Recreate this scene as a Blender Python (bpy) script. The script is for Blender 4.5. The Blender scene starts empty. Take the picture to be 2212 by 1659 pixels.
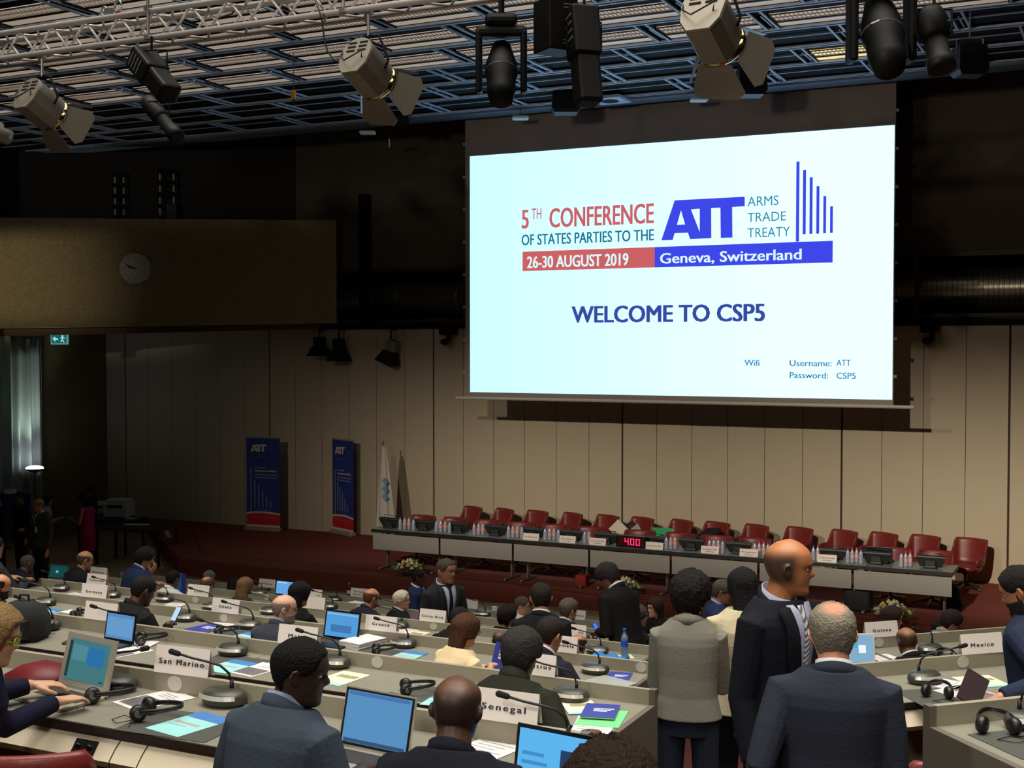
import bpy, bmesh, math, random
import numpy as np
from mathutils import Vector, Matrix, Euler
random.seed(7)
SC = bpy.context.scene
COL = SC.collection
PI = math.pi
# ------------------------------------------------------------------ camera
FPX, IW, IH = 2750.0, 2212.0, 1659.0
CAMZ = 4.46
YAW, PITCH = math.radians(26.2), math.radians(1.76)
CAM = Vector((0, 0, CAMZ))
FWD = Vector((-math.sin(YAW)*math.cos(PITCH), math.cos(YAW)*math.cos(PITCH), -math.sin(PITCH)))
RGT = Vector((math.cos(YAW), math.sin(YAW), 0))
UPV = RGT.cross(FWD)
cam_data = bpy.data.cameras.new('camera')
cam_data.sensor_width = 36.0
cam_data.lens = FPX/IW*36.0
cam_data.clip_end = 200
cam = bpy.data.objects.new('camera', cam_data)
cam.location = CAM
cam.rotation_euler = (PI/2-PITCH, 0, YAW)
COL.objects.link(cam)
SC.camera = cam

RB = math.radians(43.4)                       # the right hand block of desks is turned by this angle
RDIR = Vector((math.cos(RB), math.sin(RB), 0))
RNRM = Vector((-math.sin(RB), math.cos(RB), 0))
def ray(u, v):
    return FWD + RGT*((u-IW/2)/FPX) - UPV*((v-IH/2)/FPX)
def Py(u, v, y):
    d = ray(u, v); return CAM + d*(y/d.y)
def Pz(u, v, z):
    d = ray(u, v); return CAM + d*((z-CAMZ)/d.z)
def Pn(u, v, n):
    d = ray(u, v); return CAM + d*(n/d.dot(RNRM))
def Pd(u, v, Z):
    return CAM + ray(u, v)*Z
def top_z(k): return CAMZ-(1.60+0.43*k)          # desk top height of row k
def floor_z(k): return max(0.0, top_z(k)-0.74) if k < 5 else 0.0
def row_d(k): return 4.55+2.2*k                  # distance of the upstand of row k
STAGE_Z = 0.34
WALL_Y = 23.3
# ------------------------------------------------------------------ materials
def s2l(c):
    c = c/255.0
    return c/12.92 if c <= 0.04045 else ((c+0.055)/1.055)**2.4
def rgb(r, g, b): return (s2l(r), s2l(g), s2l(b), 1)
MATS = {}
def mat(name, col, rough=0.6, metal=0.0, nscale=0, namt=0.0, bump=0.0, emit=None, estr=0.0, spec=0.5, alpha=None, trans=0.0):
    if name in MATS: return MATS[name]
    m = bpy.data.materials.new(name); m.use_nodes = True
    nt = m.node_tree; b = nt.nodes['Principled BSDF']
    b.inputs['Base Color'].default_value = col
    b.inputs['Roughness'].default_value = rough
    b.inputs['Metallic'].default_value = metal
    b.inputs['Specular IOR Level'].default_value = spec
    if trans: b.inputs['Transmission Weight'].default_value = trans
    if emit is not None:
        b.inputs['Emission Color'].default_value = emit
        b.inputs['Emission Strength'].default_value = estr
    if nscale:
        tc = nt.nodes.new('ShaderNodeTexCoord'); n = nt.nodes.new('ShaderNodeTexNoise')
        n.inputs['Scale'].default_value = nscale; n.inputs['Detail'].default_value = 4
        nt.links.new(tc.outputs['Object'], n.inputs['Vector'])
        if namt:
            mx = nt.nodes.new('ShaderNodeMix'); mx.data_type = 'RGBA'
            lo = [max(0, c*(1-namt)) for c in col[:3]]+[1]; hi = [min(1, c*(1+namt)) for c in col[:3]]+[1]
            mx.inputs[6].default_value = lo; mx.inputs[7].default_value = hi
            nt.links.new(n.outputs['Fac'], mx.inputs[0]); nt.links.new(mx.outputs[2], b.inputs['Base Color'])
        if bump:
            bp = nt.nodes.new('ShaderNodeBump'); bp.inputs['Strength'].default_value = bump; bp.inputs['Distance'].default_value = 0.02
            nt.links.new(n.outputs['Fac'], bp.inputs['Height']); nt.links.new(bp.outputs['Normal'], b.inputs['Normal'])
    MATS[name] = m
    return m
def emat(name, col, strength):
    if name in MATS: return MATS[name]
    m = bpy.data.materials.new(name); m.use_nodes = True
    nt = m.node_tree; nt.nodes.clear()
    e = nt.nodes.new('ShaderNodeEmission'); o = nt.nodes.new('ShaderNodeOutputMaterial')
    e.inputs[0].default_value = col; e.inputs[1].default_value = strength
    nt.links.new(e.outputs[0], o.inputs[0]); MATS[name] = m
    return m
# ------------------------------------------------------------------ mesh builder
class MB:
    def __init__(s): s.v = []; s.f = []; s.m = []; s.mi = 0
    def add(s, vs, fs, M=None):
        o = len(s.v)
        for p in vs:
            p = Vector(p)
            s.v.append(tuple(M @ p if M is not None else p))
        for f in fs:
            s.f.append(tuple(i+o for i in f)); s.m.append(s.mi)
        return s
    def box(s, x0, x1, y0, y1, z0, z1, M=None):
        vs = [(x0,y0,z0),(x1,y0,z0),(x1,y1,z0),(x0,y1,z0),(x0,y0,z1),(x1,y0,z1),(x1,y1,z1),(x0,y1,z1)]
        return s.add(vs, [(0,3,2,1),(4,5,6,7),(0,1,5,4),(1,2,6,5),(2,3,7,6),(3,0,4,7)], M)
    def cbox(s, c, d, M=None):
        return s.box(c[0]-d[0]/2,c[0]+d[0]/2,c[1]-d[1]/2,c[1]+d[1]/2,c[2]-d[2]/2,c[2]+d[2]/2,M)
    def rbox(s, x0, x1, y0, y1, z0, z1, r, M=None, n=3, zr=None):
        """box with rounded vertical edges and a soft top edge"""
        r = min(r, (x1-x0)/2*0.98, (y1-y0)/2*0.98); zr = min(r, (z1-z0)*0.45) if zr is None else zr
        def ring(ins, z):
            out = []
            for cx, cy, a0 in ((x1-r,y1-r,0),(x0+r,y1-r,PI/2),(x0+r,y0+r,PI),(x1-r,y0+r,1.5*PI)):
                for i in range(n+1):
                    a = a0+PI/2*i/n; out.append((cx+(r-ins)*math.cos(a), cy+(r-ins)*math.sin(a), z))
            return out
        rings = [ring(zr*0.6, z0), ring(0, z0+zr*0.6), ring(0, z1-zr), ring(zr*0.3, z1-zr*0.3), ring(min(zr, r*0.95), z1)]
        return s.loft(rings, M)
    def loft(s, rings, M=None, cap=True):
        n = len(rings[0]); vs = [p for r in rings for p in r]; fs = []
        for i in range(len(rings)-1):
            for j in range(n):
                a = i*n+j; b = i*n+(j+1) % n
                fs.append((a, b, b+n, a+n))
        if cap:
            fs.append(tuple(range(n-1, -1, -1))); fs.append(tuple(range((len(rings)-1)*n, len(rings)*n)))
        return s.add(vs, fs, M)
    def lathe(s, prof, n=16, M=None):
        rings = [[(max(r,1e-4)*math.cos(2*PI*i/n), max(r,1e-4)*math.sin(2*PI*i/n), z) for i in range(n)] for r, z in prof]
        return s.loft(rings, M)
    def tube(s, pts, rad, n=8, caps=False, M=None):
        pts = [Vector(p) for p in pts]
        if not hasattr(rad, '__len__'): rad = [rad]*len(pts)
        rad = list(rad)
        if caps:                                   # round ends
            d0 = (pts[0]-pts[1]).normalized(); d1 = (pts[-1]-pts[-2]).normalized()
            r0, r1 = rad[0], rad[-1]
            pre = [(pts[0]+d0*r0*math.sin(a), r0*math.cos(a)) for a in (1.45, 1.0, 0.5)]
            post = [(pts[-1]+d1*r1*math.sin(a), r1*math.cos(a)) for a in (0.5, 1.0, 1.45)]
            pts = [p for p, _ in pre]+pts+[p for p, _ in post]
            rad = [r for _, r in pre]+rad+[r for _, r in post]
        rings = []; up = None
        for i, p in enumerate(pts):
            t = (pts[min(i+1, len(pts)-1)]-pts[max(i-1, 0)]).normalized()
            if up is None:
                up = Vector((0,0,1)) if abs(t.z) < 0.9 else Vector((0,1,0))
            a = t.cross(up).normalized(); b = a.cross(t).normalized(); up = b
            rings.append([p+(a*math.cos(2*PI*j/n)+b*math.sin(2*PI*j/n))*rad[i] for j in range(n)])
        return s.loft(rings, M)
    def ell(s, c, r, M=None, n=12, m=8):
        rings = []
        for i in range(m+1):
            a = -PI/2+PI*(i+0.02)/(m+0.04)
            rings.append([(c[0]+r[0]*math.cos(a)*math.cos(2*PI*j/n), c[1]+r[1]*math.cos(a)*math.sin(2*PI*j/n), c[2]+r[2]*math.sin(a)) for j in range(n)])
        return s.loft(rings, M)
    def prism(s, poly, ax, lo, hi, M=None):
        """polygon of 2D points extruded along axis ax ('x','y','z')"""
        def p3(p, t): return {'x': (t,p[0],p[1]), 'y': (p[0],t,p[1]), 'z': (p[0],p[1],t)}[ax]
        return s.loft([[p3(p, lo) for p in poly], [p3(p, hi) for p in poly]], M)
    def build(s, name, m, parent=None, smooth=False, loc=None, rot=None):
        me = bpy.data.meshes.new(name)
        me.from_pydata(s.v, [], s.f)
        ms = m if isinstance(m, (list, tuple)) else [m]
        for x in ms: me.materials.append(x)
        if len(ms) > 1: me.polygons.foreach_set('material_index', s.m)
        if smooth: me.polygons.foreach_set('use_smooth', [True]*len(me.polygons))
        bm = bmesh.new(); bm.from_mesh(me); bmesh.ops.recalc_face_normals(bm, faces=bm.faces); bm.to_mesh(me); bm.free()
        me.update()
        return link(name, me, parent, loc, rot)
def link(name, data, parent=None, loc=None, rot=None):
    o = bpy.data.objects.new(name, data); COL.objects.link(o)
    if parent is not None: o.parent = parent
    if loc is not None: o.location = loc
    if rot is not None: o.rotation_euler = rot
    return o
def tag(o, label=None, cat=None, group=None, kind=None):
    if label: o['label'] = label
    if cat: o['category'] = cat
    if group: o['group'] = group
    if kind: o['kind'] = kind
    return o
def thing(name, loc, rz, label, cat, group=None):
    o = bpy.data.objects.new(name, None); COL.objects.link(o)
    o.empty_display_size = 0.1
    o.location = loc; o.rotation_euler = (0, 0, rz)
    return tag(o, label, cat, group)
KIDS = {}
def kids_of(o): return [c for c in bpy.data.objects if c.parent == o]
def dup(root, loc, rz, label, group=None, rx=None):
    """copy of a thing with copies of its parts and sub-parts"""
    if root.name not in KIDS:
        KIDS[root.name] = [(c, kids_of(c)) for c in kids_of(root)]
    r = root.copy(); COL.objects.link(r)
    r.location = loc; r.rotation_euler = (0, 0, rz); r['label'] = label
    if group: r['group'] = group
    for c, gs in KIDS[root.name]:
        d = c.copy(); COL.objects.link(d); d.parent = r
        for g in gs:
            e = g.copy(); COL.objects.link(e); e.parent = d
    return r
def struct(o): o['kind'] = 'structure'; return o
ORD = ['first','second','third','fourth','fifth','sixth','seventh','eighth','ninth','tenth','eleventh','twelfth','thirteenth','fourteenth','fifteenth','sixteenth','seventeenth','eighteenth','nineteenth','twentieth']
# ------------------------------------------------------------------ lettering
def text_mesh(txt, bold=0.0, spacing=1.0):
    """mesh of a word in its own plane: x along, y up; cap height close to 0.73"""
    cu = bpy.data.curves.new('lettering', 'FONT'); cu.body = txt; cu.size = 1.0
    cu.offset = bold; cu.space_character = spacing; cu.resolution_u = 3
    ob = bpy.data.objects.new('lettering_tmp', cu); COL.objects.link(ob)
    dg = bpy.context.evaluated_depsgraph_get()
    me = bpy.data.meshes.new_from_object(ob.evaluated_get(dg), depsgraph=dg)
    bpy.data.objects.remove(ob); bpy.data.curves.remove(cu)
    return me
def letter(txt, parent, m, origin, xdir, updir, width, cap, bold=0.0, spacing=1.0, name='lettering', center=False):
    """put a word so that it spans `width` along xdir with capital height `cap`; origin is the lower left corner"""
    me = text_mesh(txt, bold, spacing)
    n = len(me.vertices); co = np.empty(n*3); me.vertices.foreach_get('co', co); co = co.reshape(-1, 3)
    x0, x1 = co[:,0].min(), co[:,0].max()
    sx = width/(x1-x0); sy = cap/(0.73+2*bold)
    xdir = Vector(xdir).normalized(); updir = Vector(updir).normalized(); origin = Vector(origin)
    out = np.array(origin)[None]+np.outer((co[:,0]-x0)*sx, np.array(xdir))+np.outer((co[:,1]+bold)*sy, np.array(updir))
    me.vertices.foreach_set('co', out.ravel()); me.update()
    me.materials.clear(); me.materials.append(m)
    return link(name, me, parent)
def letters_block(items, parent, m, name='lettering', spacing=1.0):
    """several words as ONE lettering mesh; items = (txt, origin, xdir, updir, width, cap, bold); bold strokes are laid several times side by side"""
    mb = MB()
    for txt, origin, xdir, updir, width, cap, bold in items:
        me = text_mesh(txt, 0.0, spacing)
        xs = [v.co.x for v in me.vertices]; x0, x1 = min(xs), max(xs); b = max(bold, 0)
        sx = (width)/(x1-x0+2*b); sy = cap/(0.73+b)
        xd = Vector(xdir).normalized(); ud = Vector(updir).normalized(); og = Vector(origin); nn = xd.cross(ud)
        fs = [tuple(p.vertices) for p in me.polygons]; cs = [v.co.copy() for v in me.vertices]
        offs = [(0,0)] if b == 0 else [(dx*b, dy*b*.5) for dx in (0,1,2) for dy in (0,1)]
        for i, (dx, dy) in enumerate(offs): mb.add([og+xd*((c.x-x0+dx)*sx)+ud*((c.y+dy)*sy)+nn*(0.00002*i) for c in cs], fs)
        bpy.data.meshes.remove(me)
    return mb.build(name, m, parent)
def poly_mesh(outer, holes):
    cu = bpy.data.curves.new('logo', 'CURVE'); cu.dimensions = '2D'; cu.fill_mode = 'BOTH'
    for pl in [outer]+holes:
        sp = cu.splines.new('POLY'); sp.points.add(len(pl)-1)
        for i, p in enumerate(pl): sp.points[i].co = (p[0], p[1], 0, 1)
        sp.use_cyclic_u = True
    ob = bpy.data.objects.new('logo_tmp', cu); COL.objects.link(ob)
    dg = bpy.context.evaluated_depsgraph_get()
    me = bpy.data.meshes.new_from_object(ob.evaluated_get(dg), depsgraph=dg)
    bpy.data.objects.remove(ob); bpy.data.curves.remove(cu)
    return me
ATT_OUT = [(150,997),(302,541),(1100,499),(1100,608),(957,618),(960,965),(826,970),(822,625),(718,630),(720,972),(478,983),(453,910),(302,916),(280,992)]
ATT_H = [[(374,655),(420,815),(329,820)], [(488,645),(587,637),(587,900)]]
# ================================================================== the room
M_carpet = mat('red carpet', rgb(138,76,66), 0.95, nscale=60, namt=0.25, bump=0.2, spec=0.1)
M_wood = mat('pale parquet', rgb(190,160,120), 0.45, nscale=9, namt=0.2)
M_aisle = mat('dark red aisle carpet', rgb(62,30,27), 0.95, nscale=40, namt=0.2, spec=0.1)
M_panel = mat('beige wall panel', rgb(192,180,156), 0.75, nscale=3, namt=0.05)
M_seam = mat('dark seam', rgb(60,50,40), 0.9)
M_dark = mat('dark brown plaster', rgb(92,82,68), 0.9, nscale=5, namt=0.15)
M_black = mat('black paint', rgb(14,14,14), 0.7, spec=0.2)
M_conc = mat('exposed aggregate concrete', rgb(146,132,98), 0.9, nscale=16, namt=0.45, bump=0.6)
M_brown = mat('brown timber lip', rgb(92,62,36), 0.6, nscale=12, namt=0.2)
XL, XR, YB, ZC = -22.4, 20.0, -9.0, CAMZ+4.85
# tiered floor: each tier is a bent strip between two fold lines round the camera
BIS = Vector((-math.sin(RB/2), math.cos(RB/2), 0))
def fold(d): return BIS*(d/math.cos(RB/2))
def strip(mb, d0, d1, z, zlow):
    f0, f1 = fold(d0), fold(d1)
    L0, L1 = (XL-1, d0), (XL-1, d1)
    a = f0+RDIR*26; b = f1+RDIR*26
    mb.prism([L0, (f0.x,f0.y), (f1.x,f1.y), L1], 'z', zlow, z)
    mb.prism([(f0.x,f0.y), (a.x,a.y), (b.x,b.y), (f1.x,f1.y)], 'z', zlow, z)
mb = MB()
strip(mb, -3, row_d(-1)+0.12, floor_z(-1), -0.3)
for k in range(0, 5): strip(mb, row_d(k-1)+0.12, row_d(k)+0.12, floor_z(k), -0.3)
struct(mb.build('floor_tiers', M_aisle))
mb = MB(); mb.box(XL-1, XR+9, row_d(4)-8, 26, -0.3, 0.0)
struct(mb.build('floor', M_wood))
# stage platform
edge = [Pz(u, v, STAGE_Z) for u, v in ((352,1168),(385,1203),(440,1211),(608,1229),(817,1243),(1207,1268),(1560,1301),(1959,1340),(2212,1366))]
wl = Py(318, 1118, WALL_Y)
outline = [(wl.x, WALL_Y)]+[(p.x, p.y) for p in edge]+[(4, 18.6), (12, 17.5), (12, WALL_Y)]
mb = MB(); mb.prism(outline, 'z', -0.02, STAGE_Z)
struct(mb.build('floor_stage', M_carpet))
mb = MB()                                            # dark joint running behind the stage edge
for (u0, v0), (u1, v1) in zip(((436,1197),(608,1212),(840,1234),(1292,1280),(1700,1318)), ((608,1212),(840,1234),(1292,1280),(1700,1318),(2150,1362))):
    a, b = Pz(u0, v0, STAGE_Z), Pz(u1, v1, STAGE_Z); n = (b-a).cross(Vector((0,0,1))).normalized()*0.014
    mb.prism([tuple((a+n)[:2]), tuple((b+n)[:2]), tuple((b-n)[:2]), tuple((a-n)[:2])], 'z', STAGE_Z, STAGE_Z+0.003)
a, b = Pz(407, 1127, STAGE_Z), Pz(436, 1197, STAGE_Z); n = (b-a).cross(Vector((0,0,1))).normalized()*0.014
mb.prism([tuple((a+n)[:2]), tuple((b+n)[:2]), tuple((b-n)[:2]), tuple((a-n)[:2])], 'z', STAGE_Z, STAGE_Z+0.003)
struct(mb.build('trim_1', M_seam))
for i, (u0, v0, u1, v1) in enumerate(((359,1146,366,1161), (343,1208,350,1228))):
    z = STAGE_Z if i == 0 else 0.0
    a, b = Pz(u0, v0, z), Pz(u1, v1, z); n = (b-a).cross(Vector((0,0,1))).normalized()*0.05
    mb = MB(); mb.prism([tuple((a+n)[:2]), tuple((b+n)[:2]), tuple((b-n)[:2]), tuple((a-n)[:2])], 'z', z, z+0.006)
    tag(mb.build('edge_marker', mat('white step edge', rgb(215,210,195), 0.7)), ['white edge marking strip on the upper end of the red stage ramp', 'white edge marking strip on the floor at the foot of the stage'][i], 'edge marker')
# stage wall: panels with joints
R0, DR = -0.571, 0.0304
mb = MB(); WZ1 = CAMZ+0.38
ks = list(range(-13, 46))
for k in ks:
    x0, x1 = WALL_Y*(R0+DR*k), WALL_Y*(R0+DR*(k+1))
    g0 = 0.018 if (k % 6 == 0 or k == 16) else 0.005
    g1 = 0.018 if ((k+1) % 6 == 0 or k+1 == 16) else 0.005
    if x1 < XL or x0 > XR: continue
    mb.box(max(x0+g0, XL), min(x1-g1, XR), WALL_Y, WALL_Y+0.05, STAGE_Z-0.02, WZ1)
struct(mb.build('wall_stage', M_panel))
mb = MB(); mb.box(XL, XR, WALL_Y+0.03, WALL_Y+0.2, 0, WZ1-0.01); struct(mb.build('wall_stage_backing', M_seam))
# upper wall with the duct recess
z2 = CAMZ+1.62
mb = MB(); mb.box(XL, XR, WALL_Y, WALL_Y+0.2, z2, ZC)
mb.box(XL, XR, WALL_Y+1.3, WALL_Y+1.5, WZ1-0.2, z2+0.2)
mb.box(XL, XR, WALL_Y+0.2, WALL_Y+1.4, z2, z2+0.1); mb.box(XL, XR, WALL_Y+0.04, WALL_Y+1.4, WZ1-0.12, WZ1-0.01)
struct(mb.build('wall_stage_upper', M_dark))
M_duct = mat('galvanised duct', rgb(205,198,180), 0.33, 0.85, nscale=2, namt=0.15)
t = thing('ventilation_duct', (-8, WALL_Y+0.72, CAMZ+1.0), 0, 'round metal ventilation duct running behind the mesh over the beige panels', 'duct')
mb = MB(); mb.tube([(-14,0,0),(26,0,0)], 0.36, 24); mb.build('pipe', M_duct, t, True)
for i in range(27):
    mb = MB(); mb.tube([(-14+1.5*i,0,0),(-13.95+1.5*i,0,0)], 0.375, 24); mb.build('collar', M_duct, t)
M_frame = mat('dark steel frame', rgb(58,56,50), 0.5, 0.4)
t = thing('mesh_guard', (0, WALL_Y-0.03, WZ1), 0, 'dark steel frame with wire mesh in front of the ventilation duct', 'mesh guard')
XG0 = Py(728, 700, WALL_Y).x
mb = MB(); mb.box(XG0, XR, 0, 0.05, 0.10, 0.17); mb.box(XG0, XR, 0, 0.05, 1.16, 1.24); mb.build('rail', M_frame, t)
mb = MB(); mb.box(XG0-0.9, XR, -0.02, 0.05, -0.04, 0.06); mb.build('bottom_beam', M_black, t)
for u in (728, 1005, 1980):
    x = Py(u, 700, WALL_Y).x
    mb = MB(); mb.box(x-0.04, x+0.04, -0.02, 0.05, 0.0, 1.30); mb.build('post', M_frame, t)
mb = MB()
x = XG0+0.05
while x < 0.5:
    mb.box(x, x+0.007, 0.02, 0.027, 0.17, 1.16); x += 0.085
for i in range(11): mb.box(XG0, 0.5, 0.03, 0.034, 0.2+0.09*i, 0.204+0.09*i)
mb.build('wire_mesh', M_black, t)
a = Py(777, 420, WALL_Y-0.15); b = Py(798, 700, WALL_Y-0.15)
mb = MB(); mb.box(a.x, b.x-0.02, WALL_Y-0.2, WALL_Y-0.06, b.z, a.z)
struct(mb.build('trim_2', M_black))
# other walls and ceiling slab
M_side = mat('dark olive wall', rgb(120,112,78), 0.85, nscale=4, namt=0.1)
mb = MB(); mb.box(XL-0.2, XL, YB, WALL_Y+1.4, -0.3, CAMZ+0.75); mb.mi = 1; mb.box(XL-0.2, XL, YB, WALL_Y+1.4, CAMZ+0.75, ZC); struct(mb.build('wall_left', [M_side, M_black]))  # upper part coloured black to keep the wall above the gallery in shade
mb = MB(); mb.box(XR, XR+0.2, YB, WALL_Y+1.4, -0.3, ZC); struct(mb.build('wall_right', M_dark))
mb = MB(); mb.box(XL, XR, YB-0.2, YB, -0.3, ZC); struct(mb.build('wall_back', M_dark))
mb = MB(); mb.box(XL-0.2, XR+0.2, YB-0.2, WALL_Y+1.5, ZC, ZC+0.2); struct(mb.build('ceiling', mat('black ceiling void', rgb(26,25,24), 0.9)))
# concrete gallery front cutting the corner
GZ = 27.3
def gal(us, vt, vb, z0, z1):
    pass
mb = MB()
pts = []
for u, vt, vb in ((-260,468,713), (0,470,709), (726,476,698)):
    a, b = Pd(u, vt, GZ), Pd(u, vb, GZ); pts.append((a, b))
back = FWD.copy(); back.z = 0; back = back.normalized()
rings = []
for a, b in pts:
    b2 = Vector((a.x, a.y, b.z))
    rings.append([a, b2, b2+back*0.25, a+back*0.25])
mb.loft(rings); struct(mb.build('wall_gallery', M_conc))
mb = MB(); rings = []
for u, vt, vb in ((-260,700,731), (0,700,726), (690,690,711)):
    a, b = Pd(u, vt, GZ+0.3), Pd(u, vb, GZ+0.3)
    b2 = Vector((a.x, a.y, b.z)); rings.append([a, b2, b2+back*0.1, a+back*0.1])
mb.loft(rings); struct(mb.build('trim_3', M_brown))
# dark wall above and behind the gallery
mb = MB(); a, b = Pd(-260, 400, GZ+1.1), Pd(655, 400, GZ+0.9)
mb.prism([(a.x,a.y),(b.x,b.y),(b.x+back.x*.1,b.y+back.y*.1),(a.x+back.x*.1,a.y+back.y*.1)], 'z', CAMZ+0.7, ZC)
struct(mb.build('wall_gallery_rear', mat('very dark wall', rgb(44,40,34), 0.9)))
# steel frames standing in the gallery
M_pole = mat('pale grey pole', rgb(190,185,170), 0.5)
for i, (ua, ub, vt) in enumerate(((249, 268, 372), (346, 376, 364))):
    t = thing('scaffold_frame', Pd((ua+ub)/2, 480, GZ+0.6), YAW, ['thin pale frame standing in the dark gallery above the clock', 'thin pale frame standing in the dark gallery beside a grey box'][i], 'frame')
    w = (ub-ua)/2/FPX*(GZ+0.6); h = (478-vt)/FPX*(GZ+0.6)
    for sx in (-1, 1):
        mb = MB(); mb.tube([(sx*w,0,-0.2),(sx*w*0.97,0,h)], 0.022, 6); mb.build('pole', M_pole, t)
    for q in range(5):
        mb = MB(); z = 0.05+h*q/4.6; mb.box(-w-0.05, w+0.05, -0.05, -0.03, z, z+0.10); mb.build('slat', M_black, t)
a = Pd(357, 440, GZ+0.5); b = Pd(380, 478, GZ+0.5)
mb = MB(); mb.rbox(-0.11,0.11,-0.1,0.1,0,0.42,0.02)
tag(mb.build('loudspeaker', mat('dark grey box', rgb(70,68,64), 0.7), None, False, (b.x-0.1, b.y, b.z-0.05), (0,0,YAW)), 'small dark grey box standing on the gallery ledge', 'box')
# wall clock on the gallery front
c = Pd(293, 580, GZ-0.02)
t = thing('wall_clock', c, YAW, 'round pale wall clock on the concrete gallery front', 'clock')
R = 34/FPX*GZ
def disc(r, y0, y1, n): 
    m_ = MB(); m_.prism([(r*math.cos(2*PI*i/n+0.26), r*math.sin(2*PI*i/n+0.26)) for i in range(n)], 'y', y0, y1); return m_
disc(R, -0.06, 0.03, 12).build('case', mat('clock case', rgb(190,186,172), 0.6), t)
disc(R*0.86, -0.065, -0.06, 24).build('dial', mat('clock dial', rgb(205,202,190), 0.7), t)
M_hand = mat('dark clock hand', rgb(70,64,52), 0.6)
mb = MB()
for i in range(12):
    a = i*PI/6; mb.cbox((R*0.72*math.sin(a), -0.067, R*0.72*math.cos(a)), (0.025,0.004,0.025))
mb.build('hour_marks', M_hand, t)
def hand(ang, ln, w):
    m_ = MB(); m_.box(-w/2, w/2, -0.075, -0.069, -0.04, ln, Matrix.Rotation(ang, 4, 'Y')); m_.build('clock_hand', M_hand, t)
hand(math.radians(-67), R*0.62, 0.022); hand(math.radians(-80), R*0.42, 0.03)
# exit sign under the gallery
c = Pd(129, 733, GZ+0.9)
t = thing('exit_sign', c, YAW, 'small glowing green exit sign with an arrow under the gallery', 'sign')
w, h = 18/FPX*28.2, 11/FPX*28.2
mb = MB(); mb.box(-w, w, -0.04, 0.04, -h, h*1.3); mb.build('housing', mat('sign housing', rgb(200,215,215), 0.5, emit=rgb(150,205,215), estr=0.35), t)
mb = MB(); mb.box(-w*0.9, w*0.9, -0.045, -0.041, -h*0.8, h*1.2); mb.build('green_face', emat('exit green', rgb(20,110,105), 0.8), t)
M_ex = emat('exit white', rgb(185,235,240), 0.9)
mb = MB(); mb.prism([(-w*.75,0.02),(-w*.45,h*.55),(-w*.45,h*.18),(-w*.12,h*.18),(-w*.12,-h*.12),(-w*.45,-h*.12),(-w*.45,-h*.5)], 'y', -0.05, -0.046); mb.build('arrow', M_ex, t)
mb = MB()
mb.ell((w*.42,-0.048,h*.62),(0.022,0.004,0.022)); mb.tube([(w*.42,-.048,h*.5),(w*.40,-.048,0)], .014, 5); mb.tube([(w*.40,-.048,0),(w*.62,-.048,-h*.6)], .011, 5); mb.tube([(w*.40,-.048,0),(w*.2,-.048,-h*.5)], .011, 5)
mb.tube([(w*.42,-.048,h*.4),(w*.7,-.048,h*.2)], .009, 5); mb.tube([(w*.42,-.048,h*.4),(w*.2,-.048,h*.25)], .009, 5)
mb.build('running_figure', M_ex, t)
# curtain along the left wall
y0, y1 = Vector(Py(0,0,20)).y, 21.3
def xplane(u, v, x): 
    d = ray(u, v); return CAM+d*(x/d.x)
ya, yb = xplane(-60, 900, XL+0.25).y, xplane(90, 900, XL+0.25).y
mb = MB(); N = 120; rowz = [0.05, 1.5, 3.0, 4.2, CAMZ+0.6]
for iz, z in enumerate(rowz):
    for i in range(N+1):
        f = i/N; y = ya+(yb-ya)*f
        dx = 0.10*math.sin(f*44)+0.05*math.sin(f*83+1)+0.05*math.sin(f*17)
        mb.v.append((XL+0.27+dx*(1-0.08*iz), y, z))
for iz in range(len(rowz)-1):
    for i in range(N):
        a = iz*(N+1)+i; mb.f.append((a, a+1, a+N+2, a+N+1)); mb.m.append(0)
cur = mb.build('curtain', mat('grey green curtain', rgb(150,160,150), 0.85, nscale=30, namt=0.08), None, True)
so = cur.modifiers.new('thickness', 'SOLIDIFY'); so.thickness = 0.012
tag(cur, 'long grey pleated curtain hanging on the side wall below the gallery', 'curtain')
# uplighter lamp in front of the curtain
c = Pd(75, 1012, 27.9)
t = thing('floor_lamp', (c.x, c.y, 0), 0, 'slim uplighter floor lamp with a glowing bowl in front of the grey curtain', 'lamp')
h = c.z
mb = MB(); mb.lathe([(0.0,0),(0.16,0),(0.16,0.02),(0.03,0.04)], 20); mb.build('base', M_black, t, True)
mb = MB(); mb.tube([(0,0,0.03),(0,0,h-0.06)], 0.014, 8); mb.build('pole', M_black, t, True)
mb = MB(); mb.lathe([(0.02,h-0.10),(0.10,h-0.07),(0.21,h)], 24)
mb.build('bowl', mat('lamp bowl', rgb(120,120,118), 0.4, 0.3), t, True)
mb = MB(); mb.lathe([(0.19,h+0.002),(0.17,h+0.035),(0.08,h+0.06),(0.0,h+0.065)], 24); mb.build('glow_bloom', emat('lamp glow', (0.8,0.85,1,1), 14), t)  # raised into a dome to stand in for the lamp's bloom
lp = bpy.data.lights.new('uplighter', 'SPOT'); lp.energy = 150; lp.color = (0.86,1,0.97); lp.spot_size = 1.5; lp.spot_blend = 1; lp.shadow_soft_size = 0.1
link('uplighter', lp, None, (c.x, c.y, h+0.10), (PI, 0, 0))
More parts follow.
